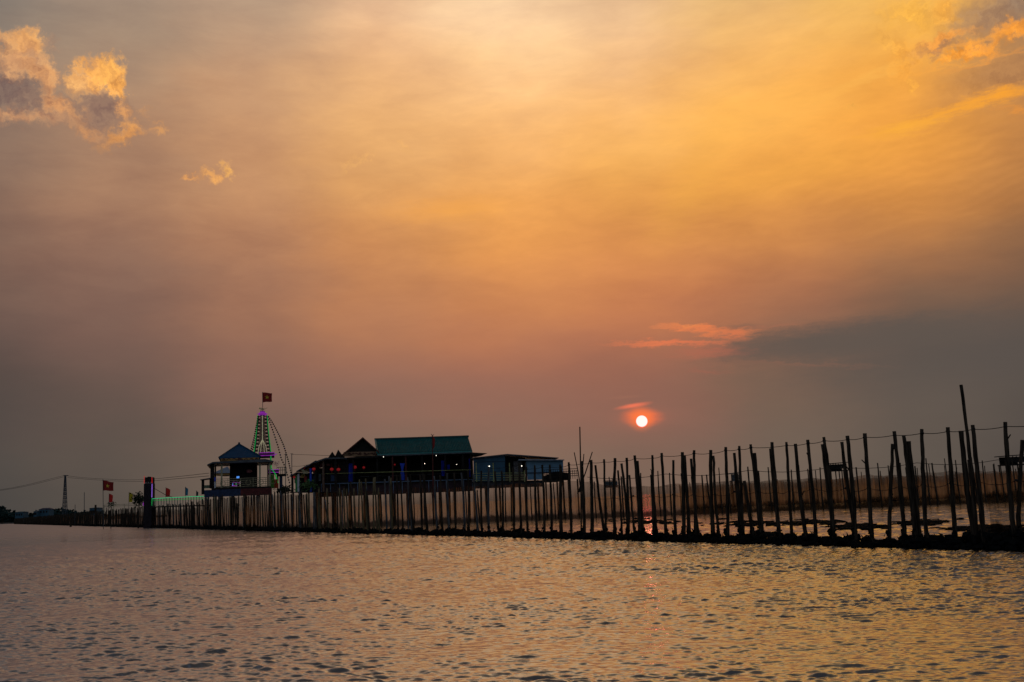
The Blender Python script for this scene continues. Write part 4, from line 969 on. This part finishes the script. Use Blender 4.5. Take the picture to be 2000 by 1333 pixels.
# ------------------------------------------------------------------ blue sheds
px_ = Plane(1000, 1020, 116, R(5)); r1 = px_.root('blue_shed'); tag(r1, 'blue corrugated shed with a shallow dark roof right of the hall', 'shed')
W_ = px_.poly([(925, 941), (986.5, 940), (986.5, 890.5), (925, 894.5)]); mb = MB().prism(W_, 0, .1)
for k in range(26):
    x = 926 + k * 2.35; a_, b_ = px_(x, 926), px_(x, 894); mb.box(a_[0] - .03, a_[0] + .03, -.04, -.001, a_[1], b_[1])
mb.build('wall', bshed_m, r1)
a_, b_ = px_(925, 903.5), px_(986.5, 902); MB().prism([(a_[0], a_[1]), (b_[0], b_[1]), (b_[0], b_[1] + .06), (a_[0], a_[1] + .06)], -.08, -.045).build('wall_band', mat('dark_band', (.02, .04, .07), .7), r1)
MB().prism(px_.poly([(922, 894.6), (990, 887.3), (1090, 894.5), (1090, 896), (990, 889.6), (922, 896.2)]), -.5, 7).build('roof', greyroof_m, r1)
MB().prism(px_.poly([(987, 940), (1027, 940), (1027, 893.3), (990, 890.6), (987, 890.6)]), 1.2, 1.3).build('dark_bay', dark_m, r1)
MB().prism(px_.poly([(924, 943), (1100, 940), (1100, 938), (924, 941)]), -.6, 7).build('deck', dark_m, r1)
for k in range(8): u = px_(926, 950)[0] + k * 1.48; MB().tube([(u, .3, -1), (u, .3, px_(1000, 940)[1])], .12, 6).build('stilt', stake_m, r1)
r2 = px_.root('pale_shed'); tag(r2, 'pale blue sheet metal shed, last building on the right', 'shed')
MB().prism(px_.poly([(1028, 925), (1099.5, 923.5), (1099.5, 900), (1028, 901)]), -.2, 3).build('wall', lshed_m, r2)
MB().prism(px_.poly([(1012, 898), (1100.5, 898.5), (1100.5, 900.2), (1012, 900.2)]), -.8, 3.4).build('roof', mat('pale_sheet', (.35, .38, .42), .5), r2)
MB().prism(px_.poly([(1030, 938), (1062, 937), (1062, 924.7), (1030, 925.4)]), -.1, .1).build('lower_wall', lshed_m, r2)
MB().prism(px_.poly([(1030, 923.2), (1099, 922.2), (1099, 923.6), (1030, 924.8)]), -.26, -.201).build('sill_band', darkb_m, r2)
u, z = px_(1013, 918); MB().box(u - .5, u + .5, .6, .8, px_(1013, 938)[1], px_(1013, 901)[1]).build('pillar', mat('patterned_pillar', (.14, .13, .14), .7, .6, 6), r2)
rl = px_.root('railing'); tag(rl, 'lime green deck railing with tall posts below the blue sheds', 'railing')
for x in (929, 962, 993.5, 1022.5):
    a_ = px_(x, 905 if x < 1000 else 920); b_ = px_(x, 942); MB().box(a_[0] - .05, a_[0] + .05, -1.0, -.9, b_[1], a_[1]).build('post', limerail_m, rl)
for y in (925, 929.5, 934, 938.5):
    a_, b_ = px_(925, y + .6), px_(1023, y - .6); MB().tube([(a_[0], -.85, a_[1]), (b_[0], -.85, b_[1])], .03, 5).build('rail', limerail_m, rl)
bulb(px_, 955.5, 911.5, -1.0, 'bright lamp in front of the blue shed wall', .075); bulb(px_, 1019, 910.5, -1.0, 'lamp at the left corner of the pale shed', .055)
MB().prism(px_.poly([(924, 942), (1026, 940), (1026, 926.5), (924, 927.5)]), .1, .2).build('low_wall', mat('patterned_wall', (.17, .11, .08), .8, .6, 3), r1)
MB().prism(px_.poly([(924, 955), (1062, 951), (1062, 939), (924, 942)]), -.5, -.4).build('deck_edge', mat('deck_edge_boards', (.05, .045, .05), .9, .5, 1.5), r1)
# rack platform
rk = empty('drying_rack'); pk = Plane(1096, 1020, 100); rk.location = (pk.o.x, pk.o.y, 0); tag(rk, 'low slatted wooden rack on stilts right of the pale shed', 'rack')
mb = MB()
for y in (919, 923.5, 928, 932.5): a_, b_ = pk(1063, y), pk(1129, y); mb.box(a_[0], b_[0], 0, .06, a_[1], a_[1] + .06)
for k in range(16): a_, b_ = pk(1064 + k * 4.2, 936), pk(1064 + k * 4.2, 918.5); mb.box(a_[0], a_[0] + .05, .08, .14, a_[1], b_[1])
mb.build('slats', dark_m, rk)
MB().prism(pk.poly([(1062, 938), (1112, 938), (1112, 924), (1085, 921), (1062, 930)]), .5, 1.5).build('stacked_cages', dark_m, rk)
for x in (1066, 1088, 1110, 1128): a_ = pk(x, 936); MB().tube([(a_[0], .2, -1), (a_[0], .2, a_[1])], .09, 5).build('stilt', stake_m, rk)

# ------------------------------------------------------------------ gate pillar, footbridge, banners
pg = Plane(289, 1020, 138); rg = pg.root('gate_pillar'); tag(rg, 'dark square gate pillar with a crested top edged in red, violet and green light', 'pillar')
a_, b_ = pg(281, 945), pg(297, 945); hw = (b_[0] - a_[0]) / 2; z1, z2, z3 = pg(289, 945)[1], pg(289, 937)[1], pg(289, 932.5)[1]
MB().box(a_[0], b_[0], 0, hw * 2, -1, z1).build('shaft', pillar_m, rg)
mb = MB().box(a_[0] + .1, b_[0] - .05, .05, hw * 2 - .05, z1 + .01, z2 + .25)
for k in range(5): u = a_[0] + .1 + (b_[0] - a_[0] - .3) * k / 4.4; mb.box(u, u + .14, .05, hw * 2 - .05, z2 + .25, z3 + (.08 if k == 2 else 0))
mb.build('crest', dark_m, rg)
for k in range(3): u = a_[0] + .12 + k * .36; MB().prism([(u, z1 + .02), (u + .3, z1 + .02), (u + .15, z1 + .25)], .0, .045).build('crest_plate', mat('plate_grey', (.35, .3, .28), .6), rg)
MB().tube([(b_[0] + .02, -.05, pg(297, 972)[1]), (b_[0] + .02, -.05, z1 - .05)], .055, 5).build('led_strip', L_vio, rg)
MB().tube([(b_[0] + .02, -.05, z1 + .05), (b_[0] - .02, -.05, z2 + .3)], .05, 5).build('led_strip', L_red, rg)
MB().tube([(a_[0] + .06, -.05, z1 + .05), (a_[0] + .06, -.05, z2 + .5)], .04, 5).build('led_strip', L_red, rg)
MB().tube([(b_[0] + .03, -.05, pg(297, 988)[1]), (b_[0] + .03, -.05, pg(297, 974)[1])], .05, 5).build('led_strip', L_green, rg)
MB().tube([(a_[0] - .02, -.05, pg(280, 988)[1]), (a_[0] - .02, -.05, pg(280, 982)[1])], .06, 5).build('led_strip', L_mag, rg)
rbz = empty('footbridge'); tag(rbz, 'footbridge with a glowing green handrail leading from the gate pillar to the pavilion', 'footbridge')
def Dx(x): return 138 + (122 - 138) * (x - 297) / 101
pts = [PD(x, y, Dx(x)) for x, y in ((297, 974.8), (320, 973.2), (350, 971.8), (375, 970.5), (398, 970))]
MB().tube(pts, .055, 5).build('led_handrail', L_greenb, rbz)
MB().tube([p - Vector((0, 0, .28)) for p in pts], .03, 4).build('led_midrail', L_green, rbz)
mb = MB()
for k in range(19):
    x = 299 + k * 5.3; p = PD(x, 974.8 - (x - 297) * .05, Dx(x)); MB().tube([p - Vector((0, 0, 1.0)), p], .045, 5).build('baluster', mat('mint_post', (.12, .30, .24), .6), rbz)
d0 = [p - Vector((0, 0, 1.05)) for p in pts]
MB().add([d for d in d0] + [d + Vector((.3, 1.6, 0)) for d in d0] + [d - Vector((0, 0, .15)) for d in d0] + [d + Vector((.3, 1.6, -.15)) for d in d0], [(i, i + 1, i + 6, i + 5) for i in range(4)] + [(10 + i, 15 + i, 16 + i, 11 + i) for i in range(4)] + [(i, 10 + i, 11 + i, i + 1) for i in range(4)] + [(5 + i, 6 + i, 16 + i, 15 + i) for i in range(4)]).build('deck', dark_m, rbz)
for d in d0: MB().tube([(d.x, d.y + .5, -1), (d.x, d.y + .5, d.z - .15)], .1, 5).build('stilt', stake_m, rbz)
# low railed quay left of the pillar
rq = empty('quay_railing'); tag(rq, 'thin pale railing on the quay left of the gate pillar', 'railing')
for y in (984, 986.8): MB().tube([PD(203, y + 3, 150), PD(281, y - .5, 140)], .03, 4).build('rail', cream_m, rq)
for x in (203.5, 222, 243, 262): MB().tube([PD(x, 1003, 148), PD(x, 986.5 - (x - 203) * .03, 148)], .04, 4).build('post', cream_m, rq)
def banner(x0, y0, x1, y1, D, m, lab, pole_y, curve=.3, grp='banners on poles along the footbridge'):
    p = Plane(x0, y1, D); r0 = p.root('banner'); tag(r0, lab, 'banner', grp)
    a_, b_ = p(x0, y0), p(x1, y1); W = b_[0] - a_[0]; H = a_[1] - b_[1]; vs = []; fs = []
    for i in range(7):
        for j in range(9):
            s, t = i / 6, j / 8; top = H * (1 - .22 * s * s); vs.append((a_[0] + W * s * (1 - curve * .3 * (1 - t) ** 2) , .06 * math.sin(s * 4 + t * 2), b_[1] + top * t))
    n_ = len(vs); vs += [(u, v + .015, z) for u, v, z in vs]
    for i in range(6):
        for j in range(8): k = i * 9 + j; fs.append((k, k + 9, k + 10, k + 1)); fs.append((n_ + k, n_ + k + 1, n_ + k + 10, n_ + k + 9))
    MB().add(vs, fs).build('cloth', m, r0); MB().tube([(a_[0], 0, p(x0, pole_y)[1]), (a_[0], 0, a_[1] + .1)], .03, 5).build('pole', metal_m, r0)
banner(213, 965, 220.5, 981, 150, banred_m, 'small bright red banner left of the yellow one', 995)
banner(252, 962.5, 259.5, 981, 146, banyel_m, 'yellow banner standing left of the gate pillar', 995)
banner(324, 953.5, 332.5, 970.5, 134, banred_m, 'bright red banner on the footbridge right of the gate pillar', 976)
banner(362, 952.5, 367.5, 968, 128, banblu_m, 'narrow blue banner on the footbridge', 972)
banner(383.5, 960, 387.5, 969, 125, mat('banner_slate', (.05, .07, .09), .8), 'short slate grey banner next to the pavilion annex', 972)
pf = Plane(202, 1010, 150); r0 = pf.root('flagpole'); tag(r0, 'thin flagpole with a red flag bearing a yellow star, far left', 'flagpole')
a_, b_ = pf(201, 938), pf(203, 1002); MB().tube([(b_[0], 0, -.5), (a_[0], 0, a_[1] + .1)], .045, 5).build('pole', metal_m, r0)
cloth_flag('flag', pf, 201, 938.5, 221, 958, 0, flagred_m, r0, True, .22)
bush(271, 976, 13, 15, 141, 420, 'dark leafy tree beside the gate pillar', 'small_tree', 'tree')
bush(217.5, 985, 8, 8, 151, 160, 'round dark shrub below the small red banner', 'shrub', 'shrub')
o = MB().tube([PD(299, 953, 137), PD(325, 968, 134), PD(338, 972, 132)], .035, 4).build('stay_cable', rope_m); tag(o, 'slanting stay cable from the gate pillar down to the footbridge', 'cable')
# ------------------------------------------------------------------ pylon, power lines, poles
pp_ = Plane(127, 1012, 300); rp = pp_.root('lattice_pylon'); tag(rp, 'slender steel lattice pylon carrying the power lines at the far left', 'pylon')
ct, zt_ = pp_(127.5, 929); cb = pp_(127, 1000)[0]; hb = 4.4 * 300 / F; ht = .9 * 300 / F
lg = lambda sx, sy, t: Vector((cb + (ct - cb) * t + sx * (hb + (ht - hb) * t), sy * (hb + (ht - hb) * t), zt_ * t))
for sx, sy in ((-1, -1), (1, -1), (1, 1), (-1, 1)): MB().tube([lg(sx, sy, 0) - Vector((0, 0, 1)), lg(sx, sy, 1)], .10, 4).build('leg', metal_m, rp)
mb = MB()
for k in range(12):
    t0, t1 = k / 12, (k + 1) / 12
    for s in (-1, 1): mb.tube([lg(-1, s, t0), lg(1, s, t1)], .05, 4); mb.tube([lg(1, s, t0), lg(-1, s, t1)], .05, 4); mb.tube([lg(s, -1, t0), lg(s, 1, t1)], .05, 4)
mb.build('bracing', metal_m, rp)
MB().tube([(ct - .5, 0, zt_), (ct + .9, 0, zt_ - .1)], .12, 5).build('cross_arm', metal_m, rp)
def wire(pts, lab, r=.03):
    P = [PD(*p) for p in pts]; out = []
    for i in range(len(P) - 1):
        p0, p1, p2, p3 = P[max(i - 1, 0)], P[i], P[i + 1], P[min(i + 2, len(P) - 1)]
        for k in range(6):
            t = k / 6; out.append(.5 * (2 * p1 + (p2 - p0) * t + (2 * p0 - 5 * p1 + 4 * p2 - p3) * t * t + (3 * p1 - p0 - 3 * p2 + p3) * t ** 3))
    out.append(P[-1]); rad = [max(r, p.y * .00013) for p in out]
    tag(MB().tube(out, rad, 4).build('power_line', rope_m), lab, 'cable', 'power lines')
wire([(126, 929, 300), (90, 938, 305), (50, 948, 312), (0, 957, 320), (-60, 964, 330)], 'power line running left from the pylon, upper one')
wire([(126, 931.5, 300), (90, 940.5, 305), (50, 950, 312), (0, 958.5, 320), (-60, 965.5, 330)], 'power line running left from the pylon, lower one')
wire([(132, 930, 300), (170, 934, 270), (240, 937.5, 225), (290, 936.5, 190), (350, 931, 150), (408, 924.5, 124)], 'power line running right from the pylon to the pavilion, upper one')
wire([(132, 933, 300), (170, 936.5, 270), (240, 940.5, 225), (290, 940, 190), (350, 935, 150), (408, 930, 124)], 'power line running right from the pylon to the pavilion, lower one')
wire([(570, 888, 133), (600, 888.8, 128), (645, 890.5, 118)], 'cable from the right mast to the hall roof, upper one', .02)
wire([(570, 911, 133), (590, 910.5, 128), (617, 904, 118)], 'cable from the right mast to the stalls, lower one', .02)
for x, yt, D, lab in ((165, 962, 230, 'pale thin pole standing up behind the fence near the pylon'), (147, 986, 240, 'short thin pole just right of the pylon'), (187, 986.5, 200, 'short thick post behind the fence left of the flagpole')):
    p, q_ = PD(x - .3, yt, D), PD(x, 1008, D); q_.z = -.5; tag(MB().tube([q_, p], .2 if x == 187 else .07, 6).build('post', metal_m if x != 187 else stake_m), lab, 'post')
for x, y0, y1, D, r in ((4, 1012.5, 1024, 330, .14), (138, 1021, 1029.5, 190, .22), (129, 1019, 1026, 210, .2)):
    p = PG(x, y1); t = PD(x, y0, p.y); tag(MB().tube([(p.x, p.y, -.5), (p.x, p.y, t.z)], [r * p.y / D, r * p.y / D * .9], 6).build('mooring_post', stake_m), {4: 'lone dark mooring post in open water at the left edge', 138: 'thick short mooring post in the water before the far fence', 129: 'lower mooring post left of the thick one before the far fence'}[x], 'post', 'mooring posts at the far left')

# ------------------------------------------------------------------ far shore
shore = MB(); pts = []
for k in range(60):
    x = -700 + k * 16.5; D = 700 + 20 * math.sin(k * .7); r = ray(x, 1010); pts.append((r.x / r.y * D, D))
vs = []; fs = []
for (X, Y) in pts: vs += [(X, Y, -1), (X, Y + 6, .7), (X * 1.15, Y * 1.15 + 60, 1.4), (X * 1.15, Y * 1.15 + 62, -1)]
for i in range(len(pts) - 1):
    for k in range(3): fs.append((4 * i + k, 4 * i + 4 + k, 4 * i + 5 + k, 4 * i + k + 1))
tag(shore.add(vs, fs).build('far_shore', mat('shore_earth', (.04, .05, .05), .9)), kind='structure')
tl = MB(); tl_m = mat('distant_foliage', (.03, .055, .05), .9, .45, .15, spec=0)
def ht_at(x):
    base = 9 + 3.5 * mnoise.noise(Vector((x * .03, 0, 0))) + 2.5 * mnoise.noise(Vector((x * .11, 4, 0)))
    if x < 12: base += 4.5
    if x > 140: base *= max(.35, 1 - (x - 140) / 110)
    return base * .85
for k in range(3800):
    x = random.uniform(-420, 262); D = random.uniform(705, 745); r = ray(x, 1008); h = max(2.0, ht_at(x)) * random.uniform(.3, 1)
    c = Vector((r.x / r.y * D, D, h - .8)); s = random.uniform(.7, 1.5)
    for _ in range(2):
        d = Vector((random.uniform(-1, 1), random.uniform(-1, 1), random.uniform(-1, 1))).normalized(); t = d.orthogonal().normalized(); cc = c + d * s
        tl.add([cc - d * s, cc + t * s * .8, cc + d * s, cc - t * s * .8], [(0, 1, 2, 3)])
for k in range(360):
    x = -420 + k * 1.9; r = ray(x, 1008); h = ht_at(x) * .62; c = Vector((r.x / r.y * 748, 748, h * .35)); tl.ball(c, 3.0, (1.3, 1, max(.3, h * .2)), 6, 4, .3)
tag(tl.build('treeline', tl_m), 'low bluish wood along the far shore at the left edge', 'wood', kind='stuff')
def house(x0, x1, yr, ye, yb, D, lab, roofm, wallm):
    p = Plane((x0 + x1) / 2, yb, D); r0 = p.root('far_house'); tag(r0, lab, 'house', 'houses on the far shore')
    a_, b_ = p(x0, ye), p(x1, ye); zr = p((x0 + x1) / 2, yr)[1]; W = b_[0] - a_[0]; ze_ = (a_[1] + b_[1]) / 2
    MB().box(a_[0] + .4, b_[0] - .4, .5, 8, .5, ze_).build('wall', wallm, r0)
    MB().add([(a_[0], 0, ze_), (b_[0], 0, ze_), (b_[0], 8.5, ze_), (a_[0], 8.5, ze_), (a_[0] + W * .18, 4.2, zr), (b_[0] - W * .18, 4.2, zr)], [(0, 1, 5, 4), (1, 2, 5), (2, 3, 4, 5), (3, 0, 4), (3, 2, 1, 0)]).build('roof', roofm, r0)
    for k in range(3): u = a_[0] + W * (.25 + .25 * k); MB().box(u - .5, u + .5, .44, .49, ze_ - 2.3, ze_ - .9).build('window', dark_m, r0)
hb_ = mat('far_blue_wall', (.05, .13, .19), .8); hr_ = mat('far_violet_roof', (.05, .055, .10), .8)
house(74, 96, 992.5, 995.5, 1008, 690, 'far house with a violet grey roof standing above the trees', hr_, hb_)
house(28, 46, 999.5, 1001, 1012, 694, 'low far house left of the violet roofed one', mat('far_teal_roof', (.05, .14, .17), .8), hb_)
house(172, 187, 991.5, 993, 1004, 420, 'pale blue roofed house just above the fence near the flagpole', mat('far_pale_roof', (.12, .2, .24), .8), hb_)
house(64, 71, 997.5, 999.5, 1010, 685, 'tiny far house immediately left of the violet roofed one', mat('far_grey_roof', (.12, .18, .22), .8), hb_)

# ------------------------------------------------------------------ evening haze over the lagoon
hz = MB().box(-6100, 6100, -6100, 6100, -3.6, 42).build('haze', None); tag(hz, kind='stuff')
hm = bpy.data.materials.new('haze_air'); hm.use_nodes = True; hm.node_tree.nodes.clear(); q = G(hm.node_tree)
vn = q.node('ShaderNodeVolumePrincipled', None, {'Color': (.70, .82, 1, 1), 'Density': .0006})
q.l.new(vn.outputs[0], q.node('ShaderNodeOutputMaterial').inputs['Volume']); hz.data.materials.append(hm)
